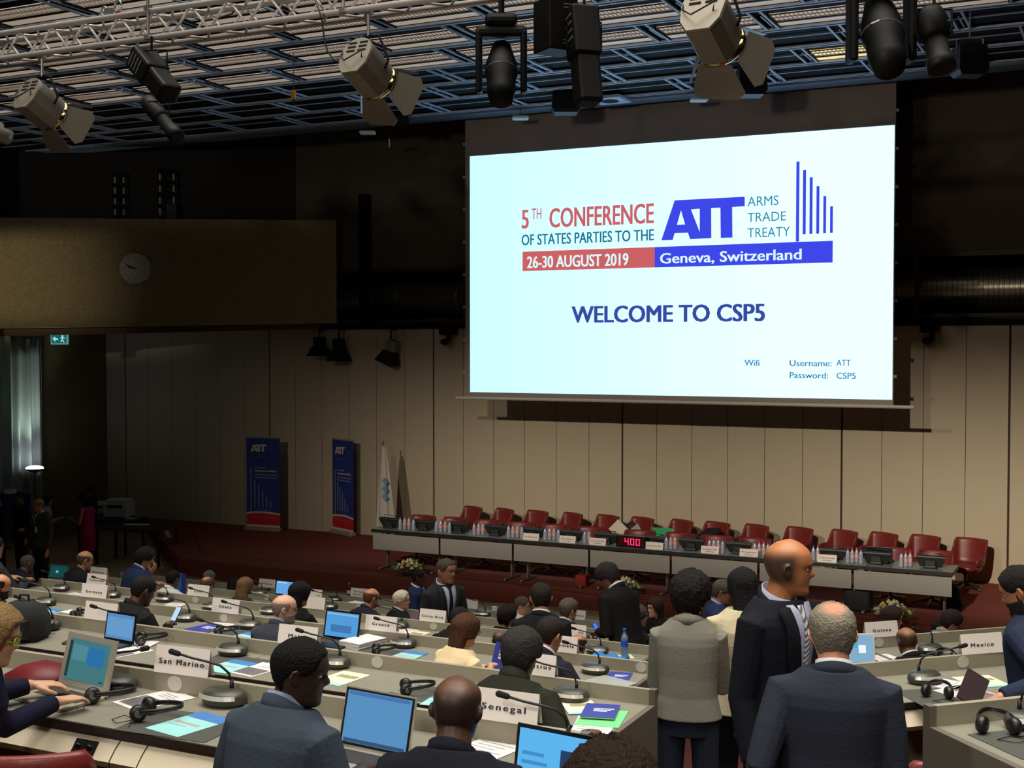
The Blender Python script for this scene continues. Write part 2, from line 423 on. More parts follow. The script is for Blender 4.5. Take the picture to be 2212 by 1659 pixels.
# ================================================================== ceiling grid, luminaires, lamps
GZC = CAMZ+4.3
M_rail = mat('grey rail with screen light tint', rgb(182,192,206), 0.45, 0.0)  # blue of the screen's light is mixed into the rail colour
M_grille = mat('black ceiling grille', rgb(20,21,23), 0.8, spec=0.1)
M_board = mat('slate ceiling board', rgb(92,102,114), 0.6)
RY = [15.05+1.155*j for j in range(-5, 6)]
mb = MB()
for y in RY:
    mb.box(XL, 6, y-0.075, y-0.03, GZC, GZC+0.025); mb.box(XL, 6, y+0.03, y+0.075, GZC, GZC+0.025)
xc = Pz(1618, 127, GZC).x
PX = 1.56
def xo(j): return xc+(PX/2 if j % 2 == 0 else 0)          # neighbouring bays are offset by half a module
for j, y in enumerate(RY[:-1]):
    i0 = int(math.floor((XL-xo(j))/PX))+1
    x = xo(j)+i0*PX
    while x < 6:
        mb.box(x-0.10, x-0.065, y+0.07, RY[j+1]-0.07, GZC, GZC+0.025)
        mb.box(x+0.065, x+0.10, y+0.07, RY[j+1]-0.07, GZC, GZC+0.025)
        mb.box(x-0.010, x+0.010, y+0.45, RY[j+1]-0.1, GZC+0.03, GZC+0.045)
        x += PX
    if j > 6:                                        # bays without luminaires carry one thin middle rail
        mb.box(XL, 6, y+0.52, y+0.55, GZC+0.015, GZC+0.03)
struct(mb.build('ceiling_grid', M_rail))
mb = MB()
for j, y in enumerate(RY[:-1]):
    mb.box(XL, 6, y+0.06, y+(0.42 if j <= 6 else 1.08), GZC+0.05, GZC+0.06)
for y in RY: mb.box(XL, 6, y-0.03, y+0.03, GZC+0.02, GZC+0.12)
struct(mb.build('ceiling_panels', M_grille))
mb = MB(); mb.box(XL, 6, RY[-1]+0.08, 21.38, GZC-0.03, GZC+0.12)
for x in np.arange(XL+0.5, 6, PX):
    pass
struct(mb.build('ceiling_edge', M_board))
mb = MB()
for u, v in ((60,250),(800,180)): pass
# luminaires
M_lou = mat('aluminium louvre', rgb(190,176,162), 0.5, 0.0)
M_lum = emat('dimmed tube glow', rgb(255,236,218), 0.46)
M_refl = mat('pearl reflector', rgb(215,198,180), 0.5, emit=rgb(255,232,208), estr=0.26)
M_lum_on = emat('tube glow', rgb(255,226,150), 1.3)
M_refl_on = mat('lit reflector', rgb(240,220,170), 0.5, emit=rgb(255,222,150), estr=0.75)
L = PX-0.22
def luminaire(on):
    t = thing('ceiling_light', (0,0,0), 0, 'x', 'ceiling light', 'louvred ceiling lights')
    mb = MB(); mb.box(-L/2, L/2, 0.44, 0.79, 0.045, 0.06); mb.build('tube_panel', M_lum_on if on else M_lum, t)
    mb = MB()
    for i in range(23):
        x = -L/2+0.01+i*(L-0.02)/22; mb.box(x-0.004, x+0.004, 0.45, 0.78, 0.034, 0.046)
    for y in (0.44, 0.61, 0.775): mb.box(-L/2, L/2, y, y+0.012, 0.028, 0.046)
    mb.build('louvre', M_lou, t)
    mb = MB(); mb.box(-L/2, L/2, 0.79, 0.845, 0.02, 0.08); mb.box(-L/2-0.012, -L/2, 0.43, 1.06, 0.0, 0.08); mb.box(L/2, L/2+0.012, 0.43, 1.06, 0.0, 0.08); mb.build('housing', M_black, t)
    mb = MB(); mb.box(-L/2, L/2, 0.85, 1.06, 0.03, 0.05); mb.build('reflector', M_refl_on if on else M_refl, t)
    return t
lum0 = None
for j in range(0, 7):
    y = RY[j]; xs = []
    x = xo(j)+PX/2+PX*int((XL-xo(j))/PX-1)
    while x < 2:
        if x-L/2 > XL+0.1:
            c = Vector((x, y+0.75, GZC)); d = c-CAM
            Z = d.dot(FWD); uu = IW/2+FPX*d.dot(RGT)/Z; vv = IH/2-FPX*d.dot(UPV)/Z
            if -60 < uu < 2280 and vv > -25: xs.append(x)
        x += PX
    for q, x in enumerate(xs):
        lab = 'dim louvred ceiling light, %s row out from the stage, %s from the left side' % (ORD[6-j], ORD[q])
        if lum0 is None:
            lum0 = luminaire(False); lum0.location = (x, y, GZC); lum0['label'] = lab
        else: dup(lum0, (x, y, GZC), 0, lab)
t = luminaire(True); t.location = (xo(8)+PX/2, RY[8], GZC)
t['label'] = 'brightly lit yellow louvred ceiling light, the only one switched on above the screen'
# ------------------------------------------------------------------ lighting truss
M_alu = mat('aluminium tube', rgb(215,208,202), 0.4, 0.35, nscale=8, namt=0.06)
M_steel = mat('galvanised steel', rgb(170,170,165), 0.35, 0.7)
TY = 11.2
lo = Py(400, 72, TY).z; hi = lo+0.30; TX0, TX1 = Py(-120, 120, TY).x, 3.0
t = thing('lighting_truss', (0, TY, lo), 0, 'silver box truss hanging across the hall below the ceiling', 'truss')
for yy, zz in ((0,0),(0,0.30),(0.30,0),(0.30,0.30)):
    mb = MB(); mb.tube([(TX0,yy,zz),(TX1,yy,zz)], 0.034, 10); mb.build('chord', M_alu, t, True)
n = int((TX1-TX0)/0.26)
def brace(f0, f1):
    m_ = MB()
    for i in range(n):
        xa, xb = TX0+0.26*i, TX0+0.26*(i+1)
        p, q = (f0, f1) if i % 2 == 0 else (f1, f0)
        m_.tube([(xa,)+p, (xb,)+q], 0.015, 6)
    m_.build('bracing', M_alu, t, True)
brace((0,0),(0,0.30)); brace((0.30,0),(0.30,0.30)); brace((0,0),(0.30,0)); brace((0,0.30),(0.30,0.30))
for u in (324, 745): 
    x = Py(u, 60, TY).x; mb = MB(); mb.tube([(x,-0.03,-0.02),(x,-0.03,0.9)], 0.018, 8); mb.cbox((x,-0.03,0.33),(0.07,0.07,0.05)); mb.cbox((x,-0.03,0.0),(0.07,0.07,0.05)); mb.build('hanger', M_steel, t)
p = Py(255, 14, TY)
mb = MB(); mb.tube([(0.05*math.cos(a),0,0.07*math.sin(a)) for a in np.linspace(0,2*PI,17)], 0.014, 6); mb.mi = 1; mb.cbox((0,0,-0.065),(0.05,0.03,0.03)); mb.mi = 0
mb.tube([(0,0,0.07),(0,0,0.9)], 0.01, 6)
tag(mb.build('shackle', [M_steel, mat('red pin', rgb(190,30,30), 0.5)], None, True, p), 'steel chain shackle with a red pin above the silver truss', 'shackle')
t = thing('rigging_clamp', Py(225, 24, TY+0.02), 0, 'steel clamp gripping the upper tube of the truss near the shackle', 'clamp')
mb = MB(); mb.tube([(0.045*math.cos(a),0,0.05*math.sin(a)) for a in np.linspace(0,2*PI,13)], 0.012, 6); mb.build('jaw', M_steel, t, True)
mb = MB(); mb.rbox(0.02,0.12,-0.03,0.03,-0.05,0.03,0.01); mb.build('body', M_steel, t)
# cables drooping from the truss
M_cab = mat('black cable', rgb(18,18,18), 0.5)
def cable(px, y, label, r=0.010):
    m_ = MB(); m_.tube([Py(u, v, y) for u, v in px], r, 6)
    tag(m_.build('cable', M_cab, None, True), label, 'cable')
cable([(680,-6),(695,40),(700,80),(707,110),(722,130),(745,138)], TY-0.1, 'black cable drooping from the truss to the second silver stage lamp')
cable([(380,15),(402,33),(440,45),(470,40),(500,30),(520,12)], TY+0.4, 'black cable slung inside the silver truss')
def aim(axis, up=Vector((0,0,1))):
    y = Vector(axis).normalized(); x = y.cross(up).normalized(); z = x.cross(y)
    return Matrix((x, y, z)).transposed()
M_lamp = mat('brushed silver lamp', rgb(150,143,130), 0.42, 0.45, nscale=20, namt=0.06)
M_lampk = mat('black lamp metal', rgb(12,12,12), 0.55, 0.0, spec=0.25)
M_chrome = mat('warm chrome', rgb(230,205,140), 0.12, 1.0)
M_glass = mat('lamp lens', rgb(40,44,46), 0.08, 0.0, spec=0.8)
def fresnel(label, px, py, s=1.0):
    c = Py(px, py, TY+0.1)
    t = thing('stage_lamp', c, 0, label, 'stage lamp', None)
    R3 = aim(RGT*0.46+FWD*0.78-Vector((0,0,1))*0.44).to_4x4()
    S = R3 @ Matrix.Scale(s, 4)
    prof = [(0.19*math.cos(a), 0.03+0.19*math.sin(a)) for a in np.linspace(0, PI, 15)]+[(-0.17,-0.12),(-0.10,-0.22),(0.10,-0.22),(0.17,-0.12)]
    mb = MB(); mb.loft([[(x*k, y, z*k) for x, z in prof] for y, k in ((-0.24,0.97),(-0.22,1.0),(0.16,1.0),(0.18,0.96))], S); mb.build('housing', M_lamp, t)
    mb = MB(); mb.loft([[(x*k, y, z*k) for x, z in prof] for y, k in ((-0.262,0.98),(-0.242,1.02))], S); mb.build('back_plate', M_lamp, t)
    mb = MB()
    for i in range(3):
        for sx in (-1, 1): mb.cbox((sx*0.07,-0.264,0.15-0.05*i),(0.10,0.008,0.02), S)
    mb.build('vent', M_black, t)
    mb = MB(); mb.tube([(0.175*math.cos(a),0.20,0.175*math.sin(a)) for a in np.linspace(0,2*PI,25)], 0.042, 8, M=S); mb.build('lens_ring', M_chrome, t, True)
    mb = MB(); mb.lathe([(0.0,0.215),(0.1,0.21),(0.16,0.19)], 20, S @ Matrix.Rotation(-PI/2, 4, 'X')); mb.build('lens', M_glass, t, True)
    for i in range(4):
        D = S @ Matrix.Rotation(i*PI/2+0.15, 4, 'Y')
        mb = MB(); mb.add([(-0.15,0.22,0.19),(0.15,0.22,0.19),(0.24,0.44,0.30),(0.17,0.50,0.33),(-0.17,0.50,0.33),(-0.24,0.44,0.30)], [(0,1,2,3,4,5)], D)
        o = mb.build('barn_door', M_lamp, t); o.modifiers.new('t','SOLIDIFY').thickness = 0.006
    top = lo-c.z
    mb = MB(); mb.tube([R3 @ Vector((0.21*s,0,0.0)), R3 @ Vector((0.22*s,0,0.1)), Vector((0,0,0.34*s))+R3.to_3x3() @ Vector((0.14*s,0,0)), Vector((0,0,0.36*s)), Vector((0,0,0.34*s))+R3.to_3x3() @ Vector((-0.14*s,0,0)), R3 @ Vector((-0.22*s,0,0.1)), R3 @ Vector((-0.21*s,0,0))], 0.014, 8); mb.build('yoke', M_lampk, t, True)
    mb = MB(); mb.tube([(0,0,0.35*s),(0,0,top)], 0.016, 8); mb.cbox((0,0,top+0.01),(0.09,0.07,0.09)); mb.build('clamp', M_steel, t)
    mb = MB(); mb.tube([S @ Vector(p) for p in ((0.1,-0.26,-0.05),(0.12,-0.31,0.0),(-0.05,-0.33,-0.12),(-0.16,-0.29,-0.02),(-0.2,-0.2,0.2),(-0.1,-0.1,0.4))], 0.008, 6); mb.build('cable', M_cab, t, True)
    return t
fresnel('silver stage lamp with barn doors hanging above the clock, leftmost of three', 92, 228, 0.98)
fresnel('silver stage lamp with barn doors hanging under the middle of the truss', 796, 152, 1.0)
fresnel('silver stage lamp with barn doors hanging in front of the top of the screen', 1540, 62, 1.12)
t = thing('stage_lamp', Py(-12, 285, TY), 0, 'silver lamp end poking in at the left edge below the first stage lamp', 'stage lamp')
mb = MB(); mb.lathe([(0.0,-0.3),(0.13,-0.3),(0.14,0.05),(0.09,0.07),(0.09,0.2),(0.0,0.21)], 20, aim(RGT*0.9-Vector((0,0,1))*0.35).to_4x4() @ Matrix.Rotation(-PI/2, 4, 'X')); mb.build('housing', M_lamp, t, True)
mb = MB(); mb.tube([(0,0,0.1),(-0.05,0,0.6)], 0.016, 6); mb.build('hanger', M_lampk, t)
# moving heads
def moving_head(label, px, py, s, tilt, topv):
    c = Py(px, py, TY); t = thing('moving_head_light', c, YAW, label, 'moving light')
    top = max(0.42*s, lo-c.z+0.05)
    mb = MB(); mb.rbox(-0.27*s,0.27*s,-0.1*s,0.1*s,0.28*s,0.40*s,0.05*s); mb.build('yoke_bridge', M_lampk, t)
    for sx in (-1, 1):
        mb = MB(); mb.rbox(min(sx*0.20,sx*0.27)*s, max(sx*0.20,sx*0.27)*s, -0.1*s, 0.1*s, -0.30*s, 0.36*s, 0.03*s); mb.build('yoke_arm', M_lampk, t)
    mb = MB(); mb.rbox(-0.17*s,0.17*s,-0.13*s,0.13*s,0.40*s,0.52*s,0.05*s); mb.tube([(0,0,0.5*s),(0,0,top+0.1)], 0.03, 8); mb.build('base', M_lampk, t)
    A = Matrix.Rotation(tilt, 4, 'X')
    mb = MB(); mb.lathe([(0.06*s,0.26*s),(0.10*s,0.25*s),(0.115*s,0.18*s),(0.165*s,0.0),(0.17*s,-0.14*s),(0.15*s,-0.2*s),(0.15*s,-0.36*s),(0.12*s,-0.48*s),(0.0,-0.48*s)], 20, A); mb.build('head', M_lampk, t, True)
    mb = MB(); mb.lathe([(0.0,0.268*s),(0.085*s,0.262*s)], 20, A); mb.build('rear_cap', mat('grey lamp cap', rgb(120,118,108), 0.5, 0.4), t)
    mb = MB(); mb.tube([(0.17*s*math.cos(a),0.17*s*math.sin(a),-0.1*s) for a in np.linspace(0,2*PI,17)], 0.008*s, 5, M=A); mb.build('rim', M_steel, t)
moving_head('black moving head light in a square yoke left of the screen top', 1083, 140, 0.93, -0.5, 0)
moving_head('big black moving head light hanging over the top right corner of the screen', 1903, 55, 1.05, -0.55, 0)
# dark profile spots
def profile(label, pts, y, r, boxy=False, hang=True):
    a, b = Py(pts[0][0], pts[0][1], y), Py(pts[1][0], pts[1][1], y-0.15)
    t = thing('profile_spotlight', a, 0, label, 'spotlight'); d = b-a; ln = d.length
    A = aim(d).to_4x4()
    if boxy:
        mb = MB(); mb.rbox(-r,r,0,ln*0.52,-r*0.9,r*0.9,r*0.2, A); mb.build('lamp_house', M_lampk, t)
        mb = MB(); mb.rbox(-r*0.85,r*0.85,ln*0.48,ln,-r*0.75,r*0.75,r*0.25, A); mb.build('lens_tube', M_lampk, t)
        mb = MB()
        for i in range(4): mb.cbox((r*1.0,ln*(0.1+0.08*i),0),(0.01,0.02,r*1.1), A)
        mb.build('cooling_fin', M_steel, t)
    else:
        A2 = A @ Matrix.Rotation(-PI/2, 4, 'X')
        mb = MB(); mb.lathe([(0,0),(r*0.9,0.01),(r,ln*0.1),(r,ln*0.45),(r*0.7,ln*0.5)], 16, A2); mb.build('lamp_house', M_lampk, t, True)
        mb = MB(); mb.lathe([(r*0.72,ln*0.46),(r*0.75,ln*0.8),(r*0.9,ln*0.84),(r*0.9,ln),(r*0.75,ln)], 16, A2); mb.build('lens_tube', M_lampk, t, True)
    mb = MB(); m_ = d*0.4
    tp = Vector((m_.x, m_.y, (lo if hang else GZC)-a.z))
    side = RGT*r*1.15
    mb.tube([m_+side, m_+side+Vector((0,0,r*1.6)), m_-side+Vector((0,0,r*1.6)), m_-side], 0.012, 6); mb.tube([m_+Vector((0,0,r*1.6)), tp], 0.014, 6); mb.build('yoke', M_lampk, t)
profile('black profile spotlight hanging from the truss over the clock, upper of the pair', ((302,122),(368,205)), TY, 0.15, True)
profile('black profile spotlight hanging lower, below the boxy one over the clock', ((318,218),(384,298)), TY+1.2, 0.11)
profile('black angled profile spotlight just left of the screen top', ((1255,20),(1272,225)), TY, 0.14, True)
profile('black slim profile spotlight beside the top right moving light', ((2005,25),(2035,150)), TY, 0.13)
# black ventilated box
t = thing('dimmer_box', Py(1200, 55, TY), YAW, 'black box with vent slots hanging from the truss left of the screen', 'box')
mb = MB(); mb.rbox(-0.16,0.16,-0.16,0.16,-0.26,0.24,0.02, Matrix.Rotation(0.5, 4, 'Z')); mb.build('case', M_lampk, t)
mb = MB(); Mx = Matrix.Rotation(0.5, 4, 'Z')
for i in range(4):
    for z in (0.17, -0.17):
        for sx in (0.0,): mb.cbox((0.05+0.06*(i % 2)-0.03,-0.162,z+0.03*(i//2)-0.03),(0.05,0.006,0.012), Mx)
mb.build('vent', M_steel, t)
mb = MB(); mb.tube([(0,0,0.24),(0,0,0.9)], 0.02, 6); mb.build('hanger', M_lampk, t)
# small black speakers under the far grid
def hangbox(label, px, v0, v1, y, w):
    a, b = Py(px, v0, y), Py(px, v1, y); h = a.z-b.z
    t = thing('hanging_loudspeaker', b, YAW, label, 'loudspeaker')
    mb = MB(); mb.loft([[(x*k, yy*k2, z) for x, yy in ((-w,-w),(w,-w),(w,w),(-w,w))] for z, k, k2 in ((0,0.8,0.8),(h*0.15,1,1),(h,0.92,0.8))]); mb.build('cabinet', M_lampk, t)
    mb = MB(); mb.tube([(-w*.9,0,h*.7),(-w*.9,0,h+.1),(w*.9,0,h+.1),(w*.9,0,h*.7)], .01, 5); mb.tube([(0,0,h+.1),(0,0,GZC-b.z)], .012, 5); mb.build('bracket', M_steel, t)
hangbox('small black loudspeaker hanging just above the left half of the screen', 1222, 192, 246, 20.2, 0.24)
hangbox('small black loudspeaker hanging above the right half of the screen', 1622, 146, 208, 19.6, 0.22)
hangbox('small black loudspeaker hanging in the dark corner right of the screen', 2094, 100, 165, 17.5, 0.19)
hangbox('small black loudspeaker hanging left of the screen below the second stage lamp', 856, 222, 270, 20.6, 0.22)
# white smoke detectors / emergency plates on wires
M_white = mat('white plastic', rgb(215,215,210), 0.5)
def plate(label, u, v, y, w):
    c = Py(u, v, y); t = thing('hanging_sensor', c, YAW, label, 'ceiling sensor')
    mb = MB(); mb.rbox(-w,w,-w*0.8,w*0.8,0,0.06,0.03); mb.build('body', M_white, t)
    mb = MB(); mb.tube([(0,0,0.05),(0,0,GZC-c.z)], 0.006, 5); mb.build('wire', M_cab, t)
plate('flat white sensor hanging on a wire left of the screen', 794, 290, 20.5, 0.15)
plate('flat white sensor hanging on a wire above the left half of the screen', 1124, 258, 20.9, 0.15)
plate('flat white sensor hanging on a wire above the right half of the screen', 1510, 219, 20.9, 0.15)
t = thing('access_hatch', Pz(1318, 216, GZC-0.058), 0, 'square pale hatch with a round grille in the ceiling edge above the screen', 'hatch')
mb = MB(); mb.box(-0.28,0.28,-0.3,0.3,-0.02,0.03); mb.build('plate', M_rail, t)
mb = MB(); mb.lathe([(0.0,-0.03),(0.15,-0.03),(0.15,-0.02)], 20); mb.build('grille', M_black, t)
c = Py(634, 205, 15.5); t = thing('hoist_pendant', c, 0, 'small yellow hoist control hanging on a cord from the ceiling', 'pendant')
mb = MB(); mb.rbox(-0.03,0.03,-0.03,0.03,-0.06,0.07,0.015); mb.build('body', mat('yellow plastic', rgb(245,170,30), 0.5), t)
mb = MB(); mb.tube([(0,0,0.06),(0,0,GZC-c.z)], 0.006, 5); mb.tube([(0,0,-0.06),(0.01,0,-0.14)], 0.012, 5); mb.build('cord', M_cab, t)
p = Py(841, 318, 21.0)
mb = MB(); mb.tube([(0,0,0),(0,0,0.16)], 0.014, 6); mb.mi = 1; mb.tube([(0,0,0.16),(0,0,GZC-p.z)], 0.004, 5)
tag(mb.build('pull_cord', [M_white, M_cab], None, False, p), 'thin white pull handle on a cord beside the left edge of the screen', 'cord')
# small lamps on the beam over the beige panels
def small_spot(label, u, v0, v1, ang, silver):
    a = Py(u, v0, WALL_Y-0.25); b = Py(u, v1, WALL_Y-0.25); h = a.z-b.z
    t = thing('wall_spotlight', a, 0, label, 'spotlight')
    mb = MB(); mb.tube([(0,0.2,0),(0,0,0),(0,0,-h*0.35)], 0.02, 6); mb.build('arm', M_lampk, t)
    B = Matrix.Translation((0,0,-h*0.55)) @ Matrix.Rotation(ang, 4, 'Y')
    mb = MB(); mb.rbox(-0.11,0.11,-0.11,0.11,-h*0.05,h*0.28,0.03, B); mb.build('housing', M_lamp if silver else M_lampk, t)
    mb = MB(); mb.loft([[(-.12,-.12,-h*.05),(.12,-.12,-h*.05),(.12,.12,-h*.05),(-.12,.12,-h*.05)],[(-.21,-.2,-h*.4),(.21,-.2,-h*.4),(.21,.2,-h*.4),(-.21,.2,-h*.4)]], B); mb.build('barn_door', M_lampk, t)
small_spot('small black spotlight with flaps under the dark beam, middle of three beside the gallery', 732, 712, 784, 0.0, False)
small_spot('small silver and black spotlight tilted aside under the dark beam', 845, 712, 790, 0.35, True)
small_spot('tiny black spotlight on a stem under the beam next to the gallery end', 690, 712, 772, 0.0, False)
def camera_unit(label, u, v):
    a = Py(u, v, WALL_Y-0.2); t = thing('security_camera', a, 0, label, 'camera')
    mb = MB(); mb.rbox(-0.16,0.16,-0.1,0.2,-0.16,0.02,0.04); mb.build('mount', M_lampk, t)
    mb = MB(); mb.tube([(0.03,0,-0.1),(0.05,-0.02,-0.26)], 0.05, 8, True); mb.ell((-0.02,-0.06,-0.30),(0.10,0.09,0.07)); mb.build('head', M_lampk, t, True)
camera_unit('black remote camera mounted under the dark beam left of the screen', 966, 707)
camera_unit('black remote camera mounted under the dark beam right of the screen', 2008, 699)
# ================================================================== projection screen
SY = 21.5
def SP(u, v, dy=0.0): return Py(u, v, SY-dy)
tl, tr, bl, br = SP(1013,338), SP(1933,270), SP(1018,848), SP(1927,862)
sx0, sx1 = (tl.x+bl.x)/2, (tr.x+br.x)/2; sz1, sz0 = (tl.z+tr.z)/2, (bl.z+br.z)/2
fl, fr = SP(1005,267).x, SP(1936,185).x
barz = (SP(985,858).z+SP(1975,881).z)/2
t = thing('projection_screen', ((fl+fr)/2, SY, barz), 0, 'huge white projection screen showing the welcome slide of the conference', 'screen')
O = Vector(((fl+fr)/2, SY, barz)); t_loc = O
M_fab = mat('screen fabric', rgb(150,138,128), 0.8)
mb = MB(); mb.box(fl-O.x, fr-O.x, 0.0, 0.012, 0, GZC-O.z-0.02); mb.build('fabric', M_fab, t)
mb = MB(); mb.box(fl-O.x-.1, fr-O.x+.1, -0.10, 0.10, GZC-O.z-0.03, GZC-O.z+0.12); mb.build('roller_case', M_black, t)
mb = MB(); xa, xb = SP(985,858).x-O.x, SP(1975,881).x-O.x; mb.tube([(xa,0,0),(xb,0,0)], 0.03, 10); mb.build('bottom_bar', mat('white bar', rgb(190,185,172), 0.5), t)
mb = MB()
for i in range(9):
    for x in (fl-0.02, fr+0.02): mb.cbox((x-O.x,0,0.5+i*0.62),(0.06,0.02,0.05))
mb.build('eyelet', mat('pale eyelet', rgb(160,155,145), 0.6), t)
def E(name, r, g, b, k=1.0): return emat(name, rgb(r,g,b), k)
mb = MB(); mb.box(sx0-O.x, sx1-O.x, -0.004, -0.001, sz0-O.z, sz1-O.z)
M_slide = bpy.data.materials.new('projected slide white'); M_slide.use_nodes = True
nt = M_slide.node_tree; nt.nodes.clear()
e = nt.nodes.new('ShaderNodeEmission'); oo = nt.nodes.new('ShaderNodeOutputMaterial'); tc = nt.nodes.new('ShaderNodeTexCoord'); sp = nt.nodes.new('ShaderNodeSeparateXYZ'); cr = nt.nodes.new('ShaderNodeValToRGB')
nt.links.new(tc.outputs['Generated'], sp.inputs[0]); nt.links.new(sp.outputs['X'], cr.inputs[0]); nt.links.new(cr.outputs[0], e.inputs[0]); nt.links.new(e.outputs[0], oo.inputs[0])
cr.color_ramp.elements[0].color = (s2l(208),1.35,1.95,1); cr.color_ramp.elements[1].color = (s2l(242),1.45,2.0,1); cr.color_ramp.elements[1].position = 0.8
e.inputs[1].default_value = 1.0
mb.build('slide', M_slide, t)
def srect(pts, name, m):                       # quadrilateral given by its photo corners, snapped upright
    ps = [SP(u, v) for u, v in pts]
    x0 = (ps[0].x+ps[3].x)/2; x1 = (ps[1].x+ps[2].x)/2; z1 = (ps[0].z+ps[1].z)/2; z0 = (ps[2].z+ps[3].z)/2
    m_ = MB(); m_.box(x0-O.x, x1-O.x, -0.007, -0.004, z0-O.z, z1-O.z); return m_.build(name, m, t)
def sword(txt, u0, u1, vtl, vbl, vbr, m, bold=0.0, dy=0.010):
    a, b, c = SP(u0, vbl), SP(u1, vbr), SP(u0, vtl); z = (a.z+b.z)/2
    return (txt, (a.x-O.x, -dy, z-O.z), (1,0,0), (0,0,1), b.x-a.x, c.z-a.z, bold)
C_red = E('slide red', 205,98,100); C_teal = E('slide teal', 40,112,135); C_blue = E('slide blue', 62,72,232); C_thin = E('slide thin teal', 60,135,160); C_navy = E('slide navy', 58,72,158); C_w = E('slide letter white', 222,250,255)
letters_block([sword('5',1127,1143,450.5,494,493,C_red,0.03), sword('TH',1149,1170,449,474,472.5,C_red,0.02), sword('CONFERENCE',1187,1413,447,492,482,C_red,0.03)], t, C_red)
letters_block([sword('OF STATES PARTIES TO THE',1127,1413,505,530,519.5,C_teal,0.025)], t, C_teal)
srect(((1129,543.5),(1414.5,534),(1414.5,577.5),(1129,586)), 'date_bar', C_red)
srect(((1414.5,534),(1799,519.6),(1799,567.5),(1414.5,577.5)), 'city_bar', C_blue)
letters_block([sword('26-30 AUGUST 2019',1139,1358,552,579,573,C_w,0.03)], t, C_w)
letters_block([sword('Geneva, Switzerland',1426,1732,545,569,561,C_w,0.02)], t, C_w)
letters_block([sword('ARMS',1615,1682,424,446,443,C_thin,0.004), sword('TRADE',1615,1698,458,479,477,C_thin,0.004), sword('TREATY',1615,1707,491,513,511,C_thin,0.004)], t, C_thin)
letters_block([sword('WELCOME TO CSP5',1235,1653,658.5,697,694,C_navy,0.035)], t, C_navy)
letters_block([sword('Wifi',1608,1641,776,790,790,C_navy,0.02)], t, E('slide wifi', 70,130,190))
letters_block([sword('Username:',1706,1797,777,791,791,C_thin,0.015), sword('ATT',1807,1838,776,790,790,C_thin,0.015), sword('Password:',1706,1789,803,817,817.5,C_thin,0.015), sword('CSP5',1807,1849,804,818,818.5,C_thin,0.015)], t, E('slide small text', 50,120,165))
def logo(to3, parent, m, name='logo'):
    me = poly_mesh(ATT_OUT, ATT_H)
    for v in me.vertices: v.co = to3(v.co.x, v.co.y)
    me.update(); me.materials.clear(); me.materials.append(m); return link(name, me, parent)
k_ = 420/2212
logo(lambda x, y: SP(1400+x*k_, 330+y*k_, 0.006)-O, t, C_blue)
mb = MB()
for x, y0_, y1_ in ((1703,102,1010),(1779,196,927),(1855,279,922),(1932,381,920),(2010,493,916),(2087,609,912)):
    a, b = SP(1400+(x-15)*k_, 330+y0_*k_), SP(1400+(x+15)*k_, 330+y1_*k_)
    mb.box(a.x-O.x, b.x-O.x, -0.008, -0.005, b.z-O.z, a.z-O.z)
mb.build('logo_bar', C_blue, t)
# ================================================================== stage furniture
M_top = mat('grey table top', rgb(120,128,130), 0.28, nscale=30, namt=0.05)
M_edge = mat('black table edge', rgb(18,17,17), 0.5)
M_mod = mat('grey modesty panel', rgb(140,139,134), 0.7, nscale=20, namt=0.04)
M_leg = mat('grey metal leg', rgb(140,136,130), 0.35, 0.6)
TBY, TBZ = 19.75, STAGE_Z+0.74
rt = [-0.638,-0.566,-0.492,-0.4193,-0.346,-0.272,-0.1974,-0.1228]
tx = [r*TBY for r in rt]
TD = 0.68
for i in range(7):
    w = tx[i+1]-tx[i]
    where = ['at the flag end', 'second from the flag end', 'third from the flag end', 'under the red timer', 'third from the open end', 'second from the open end', 'at the open end by the lone red chair'][i]
    t = thing('podium_table', (tx[i], TBY, STAGE_Z), 0, 'long grey podium table %s' % where, 'table', 'podium tables in a row')
    mb = MB(); mb.box(0.004, w-0.004, 0, TD, 0.71, 0.745); mb.mi = 1; mb.box(0.002, w-0.002, -0.006, TD+0.006, 0.685, 0.742); mb.build('tabletop', [M_top, M_edge], t)
    mb = MB(); mb.box(0.02, w-0.02, 0.03, 0.05, 0.37, 0.66); mb.build('modesty_panel', M_mod, t)
    for x in (0.16, w-0.16):
        mb = MB(); mb.tube([(x,0.36,0.03),(x,0.36,0.69)], 0.024, 8); mb.tube([(x,0.30,0.03),(x,0.30,0.69)], 0.02, 8); mb.rbox(x-0.03,x+0.03,0.0,TD-0.04,0.0,0.045,0.02); mb.build('leg', M_leg, t)
